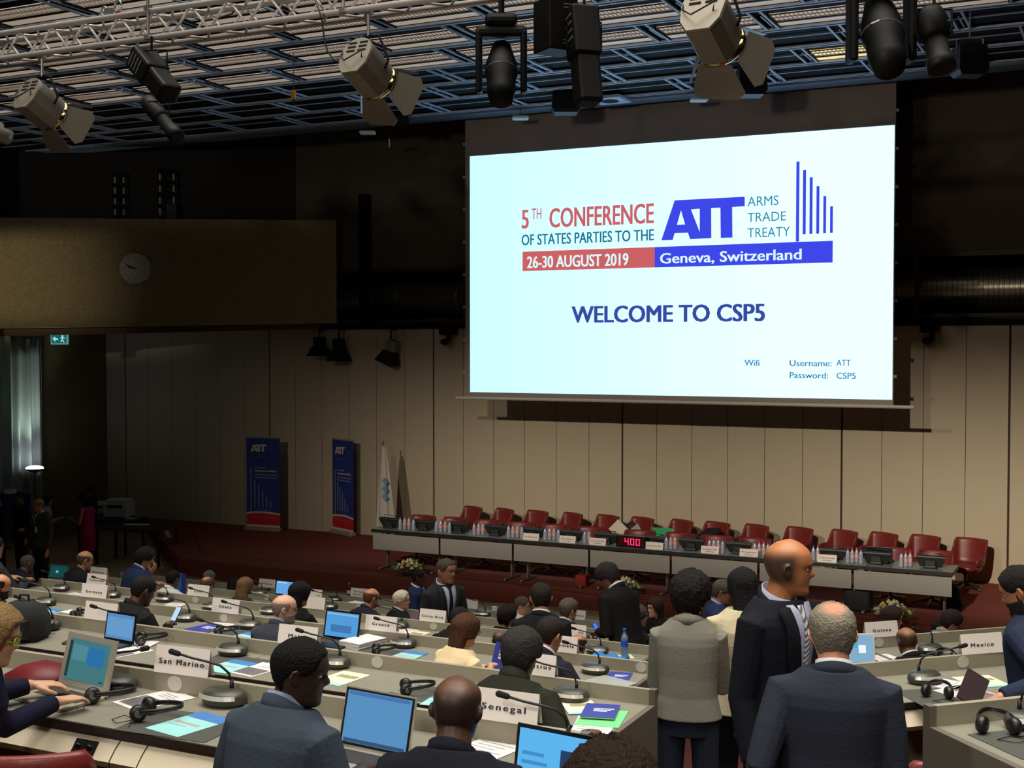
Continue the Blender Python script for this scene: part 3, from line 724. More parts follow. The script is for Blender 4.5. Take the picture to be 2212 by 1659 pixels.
# shell armchairs
M_leath = mat('oxblood leather', rgb(122,44,40), 0.38, nscale=50, namt=0.12, bump=0.08)
M_chr = mat('polished base metal', rgb(120,120,118), 0.25, 0.9)
def armchair(label, group):
    t = thing('shell_armchair', (0,0,0), 0, label, 'chair', group)
    mb = MB(); NA, NH = 44, 9
    def prof(a):
        a = abs(a)
        if a < 0.82: return 0.42
        if a < 1.22: f = (a-0.82)/0.40; f = f*f*(3-2*f); return 0.42-0.23*f
        if a < 1.9: return 0.19-0.01*(a-1.22)
        f = min(1, (a-1.9)/0.45); return 0.18-0.20*f*f
    def pt(a, h, off):
        H = prof(a); z = 0.40+h
        r = 0.250+0.055*(max(h,0)/0.42)**0.8-0.03*(h <= 0)+off
        sq = 1.0/max(abs(math.cos(a)), abs(math.sin(a)))**0.35
        return (r*1.05*sq*math.sin(a), -r*0.98*sq*math.cos(a)+(-0.04*max(0,h-0.15)), z)
    A = [(-2.25+4.5*i/NA) for i in range(NA+1)]
    rings = []
    for a in A:
        H = prof(a); hs = [-0.06+(H+0.06)*j/NH for j in range(NH+1)]
        inner = [pt(a, max(h,0) if h > 0 else h, -0.022) for h in hs]
        outer = [pt(a, max(h,0) if h > 0 else h, 0.022) for h in hs]
        tip = pt(a, H+0.016, 0.0)
        rings.append(outer+[tip]+inner[::-1])
    mb.loft(rings); mb.build('shell', M_leath, t, True)
    mb = MB(); mb.rbox(-0.25,0.25,-0.24,0.29,0.34,0.44,0.14, n=5); mb.build('seat', M_leath, t, True)
    mb = MB(); mb.lathe([(0.27,0.36),(0.22,0.30),(0.07,0.27),(0.0,0.27)], 20); mb.build('underside', M_leath, t, True)
    mb = MB(); mb.tube([(0,0,0.06),(0,0,0.28)], 0.028, 10); mb.build('column', M_chr, t, True)
    mb = MB()
    for i in range(5):
        a = 2*PI*i/5+0.3; mb.tube([(0.02*math.cos(a),0.02*math.sin(a),0.09),(0.29*math.cos(a),0.29*math.sin(a),0.04)], [0.024,0.016], 6, True); mb.ell((0.29*math.cos(a),0.29*math.sin(a),0.022),(0.02,0.02,0.022), n=8, m=6)
    mb.build('base', M_chr, t, True)
    return t
BACK = [1003,1071,1144,1218,1296,1370,1454,1533,1616,1711,1806,1892,1984,2086]
chair0 = armchair('x', 'chairs along the stage wall'); ch_loc = []
for i, u in enumerate(BACK):
    p = Py(u, 1200, 22.55); loc = (p.x, 22.55, STAGE_Z); rz = PI-0.36+random.uniform(-0.12, 0.12)
    extra = {5:' with papers on its seat', 6:' holding an upright green folder', 7:' with a black jacket on it', 8:' with a dark bag on its seat', 13:' beyond the open table end'}.get(i, '')
    lab = 'dark red armchair by the stage wall, %s from the flag%s' % (ORD[i], extra)
    ch_loc.append(loc)
    if i == 0: chair0.location = loc; chair0.rotation_euler = (0,0,rz); chair0['label'] = lab
    else: dup(chair0, loc, rz, lab)
FRONT = [900,971,1044,1117,1190,1264,1376,1458,1542,1623,1925,2015]
for i, u in enumerate(FRONT):
    p = Py(u, 1140, 20.95)
    dup(chair0, (p.x, 20.95, STAGE_Z), PI+random.uniform(-0.12, 0.12), 'dark red armchair at the podium tables, %s from the flag' % ORD[i], 'chairs at the podium tables')
# things on the wall chairs
def on_chair(i): return Vector(ch_loc[i])
c = on_chair(5); mb = MB(); mb.box(-0.17,0.17,-0.004,0.004,-0.13,0.13)
tag(mb.build('paper_sheet', mat('cream paper', rgb(225,215,190), 0.8), None, False, (c.x-0.20, c.y-0.24, c.z+0.63), (-0.25,0.75,0.1)), 'cream paper folder leaning askew on a red wall chair', 'paper')
mb = MB(); mb.box(-0.13,0.13,-0.004,0.004,-0.10,0.10)
tag(mb.build('paper_sheet', mat('grey paper', rgb(170,168,160), 0.8), None, False, (c.x+0.10, c.y-0.22, c.z+0.62), (-0.3,-0.7,0)), 'grey paper leaning on a red wall chair beside the cream folder', 'paper')
mb = MB(); mb.ell((0,0,0),(0.11,0.08,0.13))
tag(mb.build('headset_bag', mat('dark brown bag', rgb(46,36,30), 0.7), None, True, (c.x-0.02, c.y-0.1, c.z+0.66)), 'small dark brown bag behind the papers on a red wall chair', 'bag')
c = on_chair(6); t = thing('file_folder', (c.x-0.12, c.y-0.30, c.z+0.44), 0.1, 'bright green folder standing upright on a red wall chair', 'folder')
mb = MB(); mb.box(-0.20,0.20,-0.008,0.008,0,0.30, Matrix.Rotation(-0.12,4,'X')); mb.build('cover', mat('green card', rgb(40,165,105), 0.6), t)
mb = MB(); mb.box(0.20,0.215,-0.004,0.01,0.02,0.28, Matrix.Rotation(-0.12,4,'X')); mb.build('paper_edge', mat('cream paper', rgb(225,215,190), 0.8), t)
c = on_chair(7); mb = MB(); mb.tube([(-0.3,-0.26,0.50),(-0.12,-0.16,0.56),(0.05,-0.12,0.66),(0.2,-0.12,0.72)], [0.05,0.10,0.12,0.06], 10, True)
tag(mb.build('folded_jacket', mat('black cloth', rgb(24,24,24), 0.9), None, True, c), 'black jacket thrown over a red wall chair', 'jacket')
c = on_chair(8); mb = MB(); mb.tube([(-0.1,-0.2,0.50),(0.03,-0.17,0.57),(0.18,-0.15,0.60)], [0.06,0.09,0.06], 10, True)
tag(mb.build('handbag', mat('dark leather', rgb(44,30,28), 0.5), None, True, c), 'dark leather handbag lying on a red wall chair', 'bag')
# consoles on the podium tables
M_cons = mat('black console plastic', rgb(34,37,35), 0.5)
def console(label):
    t = thing('delegate_console', (0,0,0), 0, label, 'console', 'consoles on the podium tables')
    T = Matrix.Rotation(0.35, 4, 'X')
    mb = MB(); mb.loft([[(-0.215,-0.02,0.17),(0.215,-0.02,0.17),(0.215,0.02,0.17),(-0.215,0.02,0.17)],[(-0.22,-0.03,0.155),(0.22,-0.03,0.155),(0.22,0.03,0.155),(-0.22,0.03,0.155)],[(-0.16,-0.035,0.0),(0.16,-0.035,0.0),(0.16,0.03,0.0),(-0.16,0.03,0.0)]], Matrix.Translation((0,0.05,0.025)) @ T); mb.build('display', M_cons, t)
    mb = MB(); mb.rbox(-0.10,0.10,-0.09,0.10,0,0.05,0.03); mb.box(-0.07,0.07,-0.05,0.0,0.03,0.12); mb.build('stand', M_cons, t)
    mb = MB(); mb.tube([(-0.18,0.1,0.04),(-0.19,0.1,0.16),(-0.15,0.06,0.235),(0.05,0.03,0.225),(0.12,0.02,0.215)], 0.005, 6); mb.tube([(0.11,0.02,0.216),(0.16,0.02,0.208)], 0.011, 8, True); mb.build('gooseneck', M_cab, t, True)
    return t
CONS = [842,916,991,1071,1150,1234,1310,1413,1494,1596,1798,1894,2011]
cons0 = None
for i, u in enumerate(CONS):
    p = Py(u, 1160, TBY+0.26); lab = 'black console with a thin microphone on the podium tables, %s from the flag' % ORD[i]
    loc = (p.x, TBY+0.26, TBZ+0.004)
    if cons0 is None: cons0 = console(lab); cons0.location = loc
    else: dup(cons0, loc, 0, lab)
# bottles
M_pet = mat('clear bottle plastic', rgb(215,225,232), 0.12, trans=0.5, spec=0.5)
M_cb = mat('blue cap', rgb(50,80,190), 0.4); M_crd = mat('red cap', rgb(215,60,70), 0.4)
M_lb = mat('blue label', rgb(150,165,205), 0.6); M_lr = mat('red label', rgb(230,165,165), 0.6)
def bottle(label, blue):
    t = thing('water_bottle', (0,0,0), 0, label, 'bottle', 'water bottles on the podium')
    mb = MB(); mb.lathe([(0.0,0.0),(0.03,0.0),(0.033,0.015),(0.031,0.07),(0.033,0.13),(0.028,0.165),(0.013,0.195),(0.013,0.21)], 14); mb.build('body', M_pet, t, True)
    mb = MB(); mb.lathe([(0.015,0.208),(0.0155,0.228),(0.012,0.232),(0,0.232)], 12); mb.build('cap', M_cb if blue else M_crd, t)
    mb = MB(); mb.lathe([(0.0335,0.075),(0.0335,0.13)], 14); mb.build('label_band', M_lb if blue else M_lr, t)
    return t
bb = bottle('x', True); br_ = bottle('x', False); used_b = set()
GROUPS = [(879,4,'between the first and second consoles'),(957,4,'between the second and third consoles'),(1034,3,'between the third and fourth consoles'),(1113,4,'between the fourth and fifth consoles'),(1192,4,'between the fifth and sixth consoles'),(1268,2,'left of the third white name card'),(1449,3,'right of the red timer'),(1547,4,'beside the fourth white name card from the open end'),(1645,4,'behind the tall bald man'),(1762,2,'right of the tall bald man\'s face'),(1846,4,'between the last two name consoles'),(1957,3,'next to the last console')]
for u, n_, where in GROUPS:
    for i in range(n_):
        y = TBY+0.17+0.10*((i*7) % 3)/2
        p = Py(u+(i-(n_-1)/2)*9.5, 1170, y); blue = (i % 4 in (0, 3))
        src = bb if blue else br_
        lab = '%s-capped clear water bottle, %s in cluster %s' % ('blue' if blue else 'red', ['first','second','third','last'][i if n_ == 4 else (i if i < n_-1 else 3)], where)
        if src.name in used_b: dup(src, (p.x, y, TBZ+0.003), i, lab)
        else: used_b.add(src.name); src.location = (p.x, y, TBZ+0.003); src['label'] = lab
# name cards
M_card = mat('white card', rgb(228,218,212), 0.8)
M_ink = mat('dark print', rgb(70,66,70), 0.8)
CARDS = [(1146,'Mr. Secretary',None,'on the fifth console'),(1225,'Amb. Chairperson','President',  'on the sixth console'),(1290,'Amb. Vice-President','Facilitator','just left of the red timer'),(1413,'Provisional Secretary',None,'just right of the red timer'),(1533,'Mr. Head of Office','Geneva','second to the right of the timer'),(1617,'Mrs. Legal Adviser','Secretariat','left of the tall bald man\'s head'),(1786,'Ms. Disarmament Affairs','United Nations','right of the tall bald man\'s face')]
for u, a1, a2, where in CARDS:
    p = Py(u, 1190, TBY+0.07); w, h = 0.30, 0.115
    t = thing('name_card', (p.x, TBY+0.07, TBZ+0.004), 0, 'small white name card %s on the podium tables' % where, 'name card', 'podium name cards')
    mb = MB(); mb.loft([[(-w/2,0,0),(w/2,0,0),(w/2,0.004,0),(-w/2,0.004,0)],[(-w/2,0.03,h),(w/2,0.03,h),(w/2,0.034,h),(-w/2,0.034,h)],[(-w/2,0.034,h),(w/2,0.034,h),(w/2,0.03,h),(-w/2,0.03,h)],[(-w/2,0.07,0),(w/2,0.07,0),(w/2,0.066,0),(-w/2,0.066,0)]]); mb.build('card', M_card, t)
    up = Vector((0,0.03,h)).normalized()
    def cardline(txt, f, cap, ww): return (txt, Vector((-ww/2,-0.003,0))+up*(h*f), (1,0,0), up, ww, cap, 0.01)
    it = [cardline(a1, 0.5 if a2 else 0.4, 0.024, 0.24)]
    if a2: it.append(cardline(a2, 0.2, 0.018, 0.14))
    letters_block(it, t, M_ink)
# timer
p = Py(1364, 1185, TBY+0.10)
t = thing('countdown_timer', (p.x, TBY+0.10, TBZ+0.004), 0, 'black countdown timer with glowing red digits on the podium table', 'timer')
mb = MB(); mb.rbox(-0.26,0.26,-0.05,0.06,0,0.20,0.015); mb.build('case', mat('black glossy case', rgb(16,14,16), 0.25), t)
mb = MB(); mb.box(-0.215,0.235,-0.053,-0.05,0.03,0.175); mb.build('window', mat('dark red window', rgb(70,8,22), 0.2), t)
SEG = {'4':'fgbc','0':'abcdef'}
mb = MB()
for i, ch in enumerate('400'):
    x, w, h, z = -0.10+i*0.098, 0.07, 0.055, 0.045
    S = {'a':(x,x+w,z+2*h-.012,z+2*h),'d':(x,x+w,z,z+.012),'g':(x,x+w,z+h-.006,z+h+.006),'f':(x,x+.014,z+h,z+2*h),'b':(x+w-.014,x+w,z+h,z+2*h),'e':(x,x+.014,z,z+h),'c':(x+w-.014,x+w,z,z+h)}
    for q in SEG[ch]:
        a, b, c, d = S[q]; mb.box(a, b, -0.057, -0.053, c, d)
mb.build('digits', emat('red led', (1,0.03,0.12,1), 2.2), t)
# laptop on the last tables
p = Py(1900, 1195, TBY+0.42)
t = thing('laptop', (p.x, TBY+0.42, TBZ+0.004), 0, 'dark laptop seen from behind on the podium table near the open end', 'laptop')
mb = MB(); mb.rbox(-0.19,0.19,0,0.25,0,0.018,0.02); mb.build('keyboard_base', M_cons, t)
mb = MB(); mb.rbox(-0.20,0.20,-0.012,0.004,0.01,0.25,0.006, Matrix.Rotation(0.1,4,'X')); mb.build('lid', mat('navy lid', rgb(26,30,42), 0.4), t)
# flower arrangements
M_fl = [mat('cream rose', rgb(235,225,180), 0.6), mat('yellow rose', rgb(232,205,105), 0.6), mat('white rose', rgb(240,236,215), 0.6)]
M_leaf = mat('green leaf', rgb(92,118,52), 0.6); M_pot = mat('dark basket', rgb(60,45,30), 0.8, nscale=30, namt=0.3)
def flowers(label, u, v, s, seed):
    rnd = random.Random(seed); p = Pz(u, v, STAGE_Z)
    t = thing('flower_arrangement', p, 0, label, 'flowers', None)
    mb = MB(); mb.lathe([(0,0),(0.12*s,0),(0.16*s,0.14*s),(0.15*s,0.15*s)], 16); mb.build('basket', M_pot, t, True)
    mb = MB()
    for i in range(90):
        a = rnd.uniform(0,2*PI); r = rnd.uniform(0.05,0.30)*s; z = 0.12*s+rnd.uniform(0.0,0.24)*s*(1.1-r/(0.34*s))
        q = Vector((r*math.cos(a), r*math.sin(a), z)); d = Vector((math.cos(a), math.sin(a), rnd.uniform(-0.2,0.8))).normalized()
        n = d.cross(Vector((rnd.random(), rnd.random(), rnd.random()))).normalized()*0.02*s
        mb.add([q, q+d*0.05*s+n, q+d*0.11*s, q+d*0.05*s-n], [(0,1,2,3)])
    mb.build('foliage', M_leaf, t)
    for i in range(22):
        a = i*2.4; rr = math.sqrt((i+0.5)/22); el = 1.25*(1-rr)+0.12
        q = Vector((0.27*s*rr*math.cos(a), 0.27*s*rr*math.sin(a), 0.16*s+0.20*s*math.sin(el)))
        m_ = MB(); R = 0.042*s*rnd.uniform(0.8,1.15)
        for L_ in range(3):
            for k in range(5):
                b = k*2*PI/5+L_*0.6; rad = R*(0.35+0.3*L_)
                m_.ell((rad*math.cos(b)*0.6, rad*math.sin(b)*0.6, -0.01*L_), (rad*0.55, rad*0.55, R*(0.75-0.15*L_)), Matrix.Translation(q), 7, 5)
        m_.build('rose', M_fl[(i*7) % 3], t, True)
    return t
flowers('round bouquet of cream and yellow roses at the flag end of the stage front', 883, 1243, 0.85, 1)
flowers('round bouquet of cream and yellow roses at the middle of the stage front', 1349, 1286, 0.85, 2)
flowers('bouquet of pale roses at the open end of the stage front behind a brown-haired woman', 1925, 1345, 0.95, 3)
# footlight box and black bin-like bags under the tables
p = Pz(1855, 1318, STAGE_Z); mb = MB(); mb.rbox(-0.2,0.2,-0.15,0.15,0,0.38,0.05)
tag(mb.build('stage_monitor_case', mat('black case', rgb(22,26,27), 0.7), None, False, p), 'black case standing on the stage under the podium table near the open end', 'case')
p = Pz(2055, 1318, STAGE_Z); mb = MB(); mb.tube([(0,0,0.08),(0.0,0,0.3)], [0.17,0.12], 10, True)
tag(mb.build('black_bag', mat('black cloth', rgb(24,24,24), 0.9), None, True, p), 'black bag slumped on the stage below the end of the podium table', 'bag')
p = Pz(1258, 1266, STAGE_Z); mb = MB(); mb.rbox(-0.1,0.1,-0.1,0.1,0,0.2,0.02)
tag(mb.build('red_box', mat('red card', rgb(150,40,30), 0.7), None, False, p), 'small red box under the podium tables left of the leaning man', 'box')
# roll-up banners
M_bl = mat('banner blue', rgb(42,62,142), 0.55); M_brd = mat('banner red', rgb(200,38,44), 0.55); M_bw = mat('banner white', rgb(215,205,190), 0.6); M_bt = mat('banner faint text', rgb(150,158,190), 0.6); M_bd = mat('banner dim text', rgb(80,98,150), 0.6)
def banner(label, uc, vb, wpx, ry, top_v, wm):
    p = Pz(uc, vb, STAGE_Z)
    t = thing('roll_up_banner', p, ry, label, 'banner', None)
    H = (CAM+ray(uc, top_v)*((p-CAM).dot(FWD))).z-STAGE_Z
    w = wm/2
    mb = MB(); mb.rbox(-w-0.03,w+0.03,-0.09,0.07,0,0.09,0.03); mb.build('base', mat('silver base', rgb(170,160,148), 0.4, 0.3), t)
    mb = MB(); mb.box(-w-0.005,w+0.005,-0.014,0.014,H-0.03,H); mb.build('top_rail', mat('silver base', rgb(170,160,148), 0.4, 0.3), t)
    mb = MB(); mb.tube([(0,0.03,0.05),(0,0.03,H-0.02)], 0.012, 6); mb.build('support_pole', M_steel, t)
    def arc(x, z): return z+0.035*(1-(x/w)**2)
    def curve_band(z0f, z1f, m, name, y):
        m_ = MB(); N = 16
        xs = [-w+2*w*i/N for i in range(N+1)]
        m_.loft([[(x,y,z0f(x)),(x,y+0.003,z0f(x)),(x,y+0.003,z1f(x)),(x,y,z1f(x))] for x in xs]); return m_.build(name, m, t)
    curve_band(lambda x: arc(x,0.36)-0.02, lambda x: H-0.03, M_bl, 'blue_panel', 0.0)
    curve_band(lambda x: 0.09, lambda x: arc(x,0.37), M_brd, 'red_panel', -0.001)
    curve_band(lambda x: arc(x,0.36), lambda x: arc(x,0.40), M_bw, 'white_stripe', -0.003)
    curve_band(lambda x: 0.085, lambda x: 0.135, M_bw, 'bottom_strip', -0.003)
    def Lc(x, y): return Vector((-w+2*w*x, -0.006, H*y))
    bx = lambda X, Y: Lc(0.13+0.48*(X-150)/950, 0.838+0.082*(997-Y)/498)
    logo(bx, t, M_bw)
    def ln(txt, x0, x1, z, cap, bold): return (txt, Lc(x0, z), (1,0,0), (0,0,1), 2*w*(x1-x0), cap, bold)
    letters_block([ln('ARMS',0.66,0.79,0.894,0.032,-.01), ln('TRADE',0.66,0.82,0.864,0.032,-.01), ln('TREATY',0.66,0.84,0.834,0.032,-.01)], t, M_bd)
    letters_block([ln('In Force since 2014',0.14,0.60,0.787,0.02,0)], t, M_bt)
    letters_block([ln('promoting',0.25,0.56,0.668,0.03,0.02), ln('responsible',0.25,0.90,0.628,0.052,0.03), ln('international transfers',0.25,0.93,0.592,0.028,0.02), ln('of conventional arms',0.25,0.88,0.562,0.028,0.02)], t, M_bw)
    m_ = MB()
    for i, (z0, z1) in enumerate(((0.20,0.672),(0.247,0.535),(0.247,0.492),(0.247,0.437),(0.247,0.378),(0.247,0.318))):
        a, b = Lc(0.125+0.118*i, z0), Lc(0.150+0.118*i, z1); m_.box(a.x, b.x, -0.008, -0.004, a.z, b.z)
    m_.build('logo_bar', M_bt, t)
    letters_block([ln('GENEVA  SWITZERLAND',0.24,0.72,0.217,0.02,0)], t, M_bt)
    letters_block([ln('www.thearmstradetreaty.org',0.14,0.86,0.143,0.022,0)], t, M_bt)
    return t
banner('tall blue and red roll-up banner further from the flag, turned to the hall', 569, 1147, 79, 0.10, 943, 0.85)
banner('tall blue and red roll-up banner next to the white flag, turned aside', 741, 1155, 60, -0.42, 948, 0.84)
# flag
p = Pz(826, 1152, STAGE_Z); p.y = 22.4; p = Py(828, 1150, 22.4); p.z = STAGE_Z
t = thing('flag_on_stand', p, 0, 'white flag with a blue emblem drooping from a pole by the stage wall', 'flag')
H = Py(826, 957, 22.4).z-STAGE_Z
mb = MB(); mb.lathe([(0,0),(0.18,0),(0.18,0.03),(0.03,0.06)], 16); mb.build('base', M_steel, t, True)
mb = MB(); mb.tube([(0,0,0.03),(0,0,H)], 0.014, 8); mb.ell((0,0,H+0.02),(0.025,0.025,0.03)); mb.build('pole', M_steel, t, True)
mb = MB(); rings = []
for i in range(24):
    f = i/23; z = H*0.97-f*(H*0.97-0.35); wd = 0.03+0.17*f**0.8; dp = 0.03+0.10*f
    rings.append([(0.02+0.12*f*0.4+wd*math.cos(a)*(1+0.22*math.sin(5*a+2*f)), dp*math.sin(a)*(1+0.3*math.sin(6*a)), z+(0.05*math.cos(a) if i > 20 else 0)) for a in np.linspace(0,2*PI,41)[:-1]])
mb.loft(rings); mb.build('cloth', mat('white flag cloth', rgb(212,206,200), 0.8), t, True)
mb = MB()
for a_, s_ in ((0,1),(1,0.9),(2,0.9)):
    mb.add([(0.06,-0.155,1.32-0.16*a_),(0.13,-0.15,1.40-0.16*a_),(0.19,-0.13,1.30-0.16*a_),(0.15,-0.15,1.22-0.16*a_)], [(0,1,2,3)])
o = mb.build('emblem', mat('pale blue emblem', rgb(120,160,195), 0.8), t); o.modifiers.new('t','SOLIDIFY').thickness = 0.004
# printers and side tables at the far side
M_dtab = mat('dark table', rgb(40,34,30), 0.5)
def side_table(label, u, v, w, d, h, rz, z0=0.0):
    p = Pz(u, v, z0+h); p.z = z0
    t = thing('side_table', p, rz, label, 'table')
    mb = MB(); mb.box(-w/2,w/2,-d/2,d/2,h-0.04,h); mb.build('tabletop', M_dtab, t)
    for sx in (-1,1):
        for sy in (-1,1):
            mb = MB(); mb.box(sx*(w/2-0.05)-0.02, sx*(w/2-0.05)+0.02, sy*(d/2-0.05)-0.02, sy*(d/2-0.05)+0.02, 0, h-0.04); mb.build('leg', M_dtab, t)
    return p
side_table('dark side table with loose papers beyond the red stage ramp', 295, 1137, 1.5, 0.8, 0.75, 0.2)
pt = side_table('dark side table carrying the white printers in the far corner', 240, 1118, 1.3, 0.7, 0.75, 0.1)
M_prn = mat('off white printer plastic', rgb(196,200,196), 0.5)
def printer(label, u, v, s):
    p = Pz(u, v, 0.755)
    t = thing('printer', p, 0.35, label, 'printer', None)
    mb = MB(); mb.rbox(-0.26*s,0.26*s,-0.22*s,0.22*s,0,0.30*s,0.03); mb.build('body', M_prn, t)
    mb = MB(); mb.rbox(-0.24*s,0.24*s,-0.18*s,0.2*s,0.30*s,0.37*s,0.04); mb.build('lid', M_prn, t)
    mb = MB(); mb.box(-0.16*s,0.16*s,-0.225*s,-0.20*s,0.20*s,0.27*s); mb.build('paper_slot', M_black, t)
printer('off-white printer on the dark table in the far corner, nearer one', 258, 1116, 1.05)
printer('smaller off-white printer at the edge of the dark table, behind the big one', 226, 1109, 0.7)
for (u, v, rz, w, lab) in ((296,1133,0.4,0.5,'white sheets spread on the dark side table beyond the ramp'),(284,1120,0.3,0.25,'single white sheet on the far edge of the dark side table')):
    p = Pz(u, v, 0.752); mb = MB(); mb.box(-w/2,w/2,-0.1,0.1,0,0.004); tag(mb.build('paper_sheet', mat('white paper', rgb(225,220,220), 0.8), None, False, p, (0,0,rz)), lab, 'paper')
p = Pz(40, 1190, 0); d_ = Pd(33, 1115, 25.5)
t = thing('display_board', (d_.x, d_.y, 0), YAW, 'dark blue display board behind the standing people at the far left', 'board')
hh = Pd(33, 1064, 25.5).z
mb = MB(); mb.box(-0.30,0.30,0,0.03,0.6,hh); mb.build('panel', mat('deep blue board', rgb(26,34,110), 0.6), t)
for sx in (-1,1):
    mb = MB(); mb.tube([(sx*0.25,0.015,0),(sx*0.25,0.015,0.62)], 0.015, 6); mb.build('leg', M_steel, t)
mb = MB(); mb.box(-0.2,0.02,-0.02,0.02,hh-0.02,hh+0.07); mb.build('paper_topper', mat('white paper', rgb(225,220,220), 0.8), t)
# ================================================================== delegates' desks
M_desk = mat('grey desk laminate', rgb(134,131,118), 0.42, nscale=25, namt=0.03)
M_ups = mat('grey desk upstand', rgb(150,143,124), 0.6, nscale=25, namt=0.03)
M_end = mat('darker desk end', rgb(98,92,82), 0.65, nscale=25, namt=0.03)
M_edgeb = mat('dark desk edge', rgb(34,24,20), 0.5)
M_apron = mat('desk apron with painted front light', rgb(214,203,178), 0.55)  # light from the front put into the colour, paler than the tabletop
UPH = 0.088
def blk(side): return (Vector((1,0,0)), Vector((0,1,0)), 0.0) if side == 'L' else (RDIR, RNRM, RB)
def at_row(side, k, u, v, dd=0.0):
    """point of the row's upstand plane seen at pixel (u, v)"""
    return Py(u, v, row_d(k)+dd) if side == 'L' else Pn(u, v, row_d(k)+dd)
def desk_row(side, k, s0, s1, label, ends, badges):
    X, N, rz = blk(side); T = top_z(k); d = row_d(k)
    base = X*s0+N*(d-0.56); zf = floor_z(k); base.z = zf; H = T-zf; Ln = s1-s0
    t = thing('conference_desk_row', base, rz, label, 'desk', 'conference desk rows')
    mb = MB(); x = 0.0; seg = 1.86
    while x < Ln-0.01:
        x2 = min(Ln, x+seg); mb.box(x+0.002, x2-0.002, 0, 0.535, H-0.03, H); x = x2
    mb.build('tabletop', M_desk, t)
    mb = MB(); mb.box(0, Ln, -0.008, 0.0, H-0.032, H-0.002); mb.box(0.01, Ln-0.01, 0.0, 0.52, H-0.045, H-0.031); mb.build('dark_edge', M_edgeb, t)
    mb = MB(); mb.box(0, Ln, 0.535, 0.565, 0.0, H+UPH); mb.build('upstand', M_ups, t)
    mb = MB(); mb.prism([(0.012,H-0.044),(0.040,H-0.046),(-0.025,H-0.132),(-0.050,H-0.126)], 'x', 0.03, Ln-0.03); mb.build('apron', M_apron, t)
    mb = MB(); mb.prism([(-0.050,H-0.126),(-0.025,H-0.132),(-0.020,H-0.150),(-0.046,H-0.150)], 'x', 0.03, Ln-0.03); mb.build('apron_lip', mat('brown edge strip', rgb(84,66,42), 0.6), t)
    for e in ends:
        mb = MB(); x0 = -0.035 if e == 0 else Ln
        mb.prism([(-0.02,0.0),(0.575,0.0),(0.575,H+UPH+0.002),(0.53,H+UPH+0.002),(0.53,H+0.004),(-0.02,H+0.004)], 'x', x0, x0+0.035); mb.build('end_panel', M_end, t)
    for u, v in badges:
        p = at_row(side, k, u, v, -0.02); q = p-base; x = q.dot(X)
        mb = MB(); mb.prism([(x+0.042*math.cos(a), H+0.045+0.036*math.sin(a)) for a in np.linspace(0,2*PI,21)[:-1]], 'y', 0.531, 0.536); mb.build('badge_disc', mat('pale grey disc', rgb(196,192,180), 0.4), t)
    if side == 'L' and k == 0:
        for u in (189, 213):
            p = Py(u, 1588, d-0.54); x = (p-base).dot(X)
            mb = MB(); mb.prism([(-0.012,H-0.062),(0.010,H-0.070),(-0.032,H-0.122),(-0.050,H-0.110)], 'x', x-0.028, x+0.028); mb.build('socket', M_black, t)
            mb = MB(); D = Matrix.Translation((x,-0.0315,H-0.0865)) @ Matrix.Rotation(0.668,4,'X'); mb.prism([(0.017*math.cos(a), 0.017*math.sin(a)) for a in np.linspace(0,2*PI,15)[:-1]], 'y', -0.002, 0.004, D); mb.build('socket_hole', mat('dark socket', rgb(6,6,6), 0.5), t)
        for u in (266, 325):
            p = Py(u, 1610, d-0.54); x = (p-base).dot(X)
            mb = MB(); mb.tube([(x,0.008,H-0.044),(x-0.01,-0.022,H-0.086),(x-0.012,-0.050,H-0.122),(x-0.012,-0.048,H-0.15)], 0.002, 5); mb.build('cord', M_cab, t)
    return t
LX0 = {0:Py(-330,1400,row_d(0)).x, 1:Py(-250,1350,row_d(1)).x, 2:Py(30,1280,row_d(2)).x, 3:Py(93,1257,row_d(3)).x, 4:Py(206,1247,row_d(4)).x, 5:Py(262,1238,row_d(5)).x}
LX1 = {0:Py(1258,1590,row_d(0)).x}
for k in range(1, 6): LX1[k] = Py(1406,1500,row_d(k)).x
RN = ['carrying the San Marino and Senegal plates','just beyond the San Marino plate','carrying the Germany, Ghana and Greece plates','carrying the Cameroon, Chad and Costa Rica plates','second from the stage','closest to the stage, carrying the Albania plate']
BAD = {0:[(380,1475)],1:[(816,1380)],2:[(484,1340),(1385,1410)],3:[(423,1300),(937,1358)],4:[(577,1276),(775,1303)],5:[]}
for k in range(6):
    desk_row('L', k, LX0[k], LX1[k], 'long grey conference desk row %s' % RN[k], (0,1) if k >= 2 else (1,), BAD[k])
def rs(u, v, n): return Pn(u, v, n).dot(RDIR)
desk_row('R', 0, rs(2014,1540,row_d(0)), rs(2700,1500,row_d(0)), 'grey conference desk row in the bottom right corner with headphones on it', (0,), [])
desk_row('R', 1, rs(1905,1500,row_d(1)-0.4), rs(2600,1400,row_d(1)), 'grey conference desk row carrying the Mexico plate', (0,), [(2079,1445)])
desk_row('R', 2, rs(1868,1400,row_d(2)), rs(2600,1350,row_d(2)), 'grey conference desk row carrying the Guinea plate', (0,), [(1898,1402)])
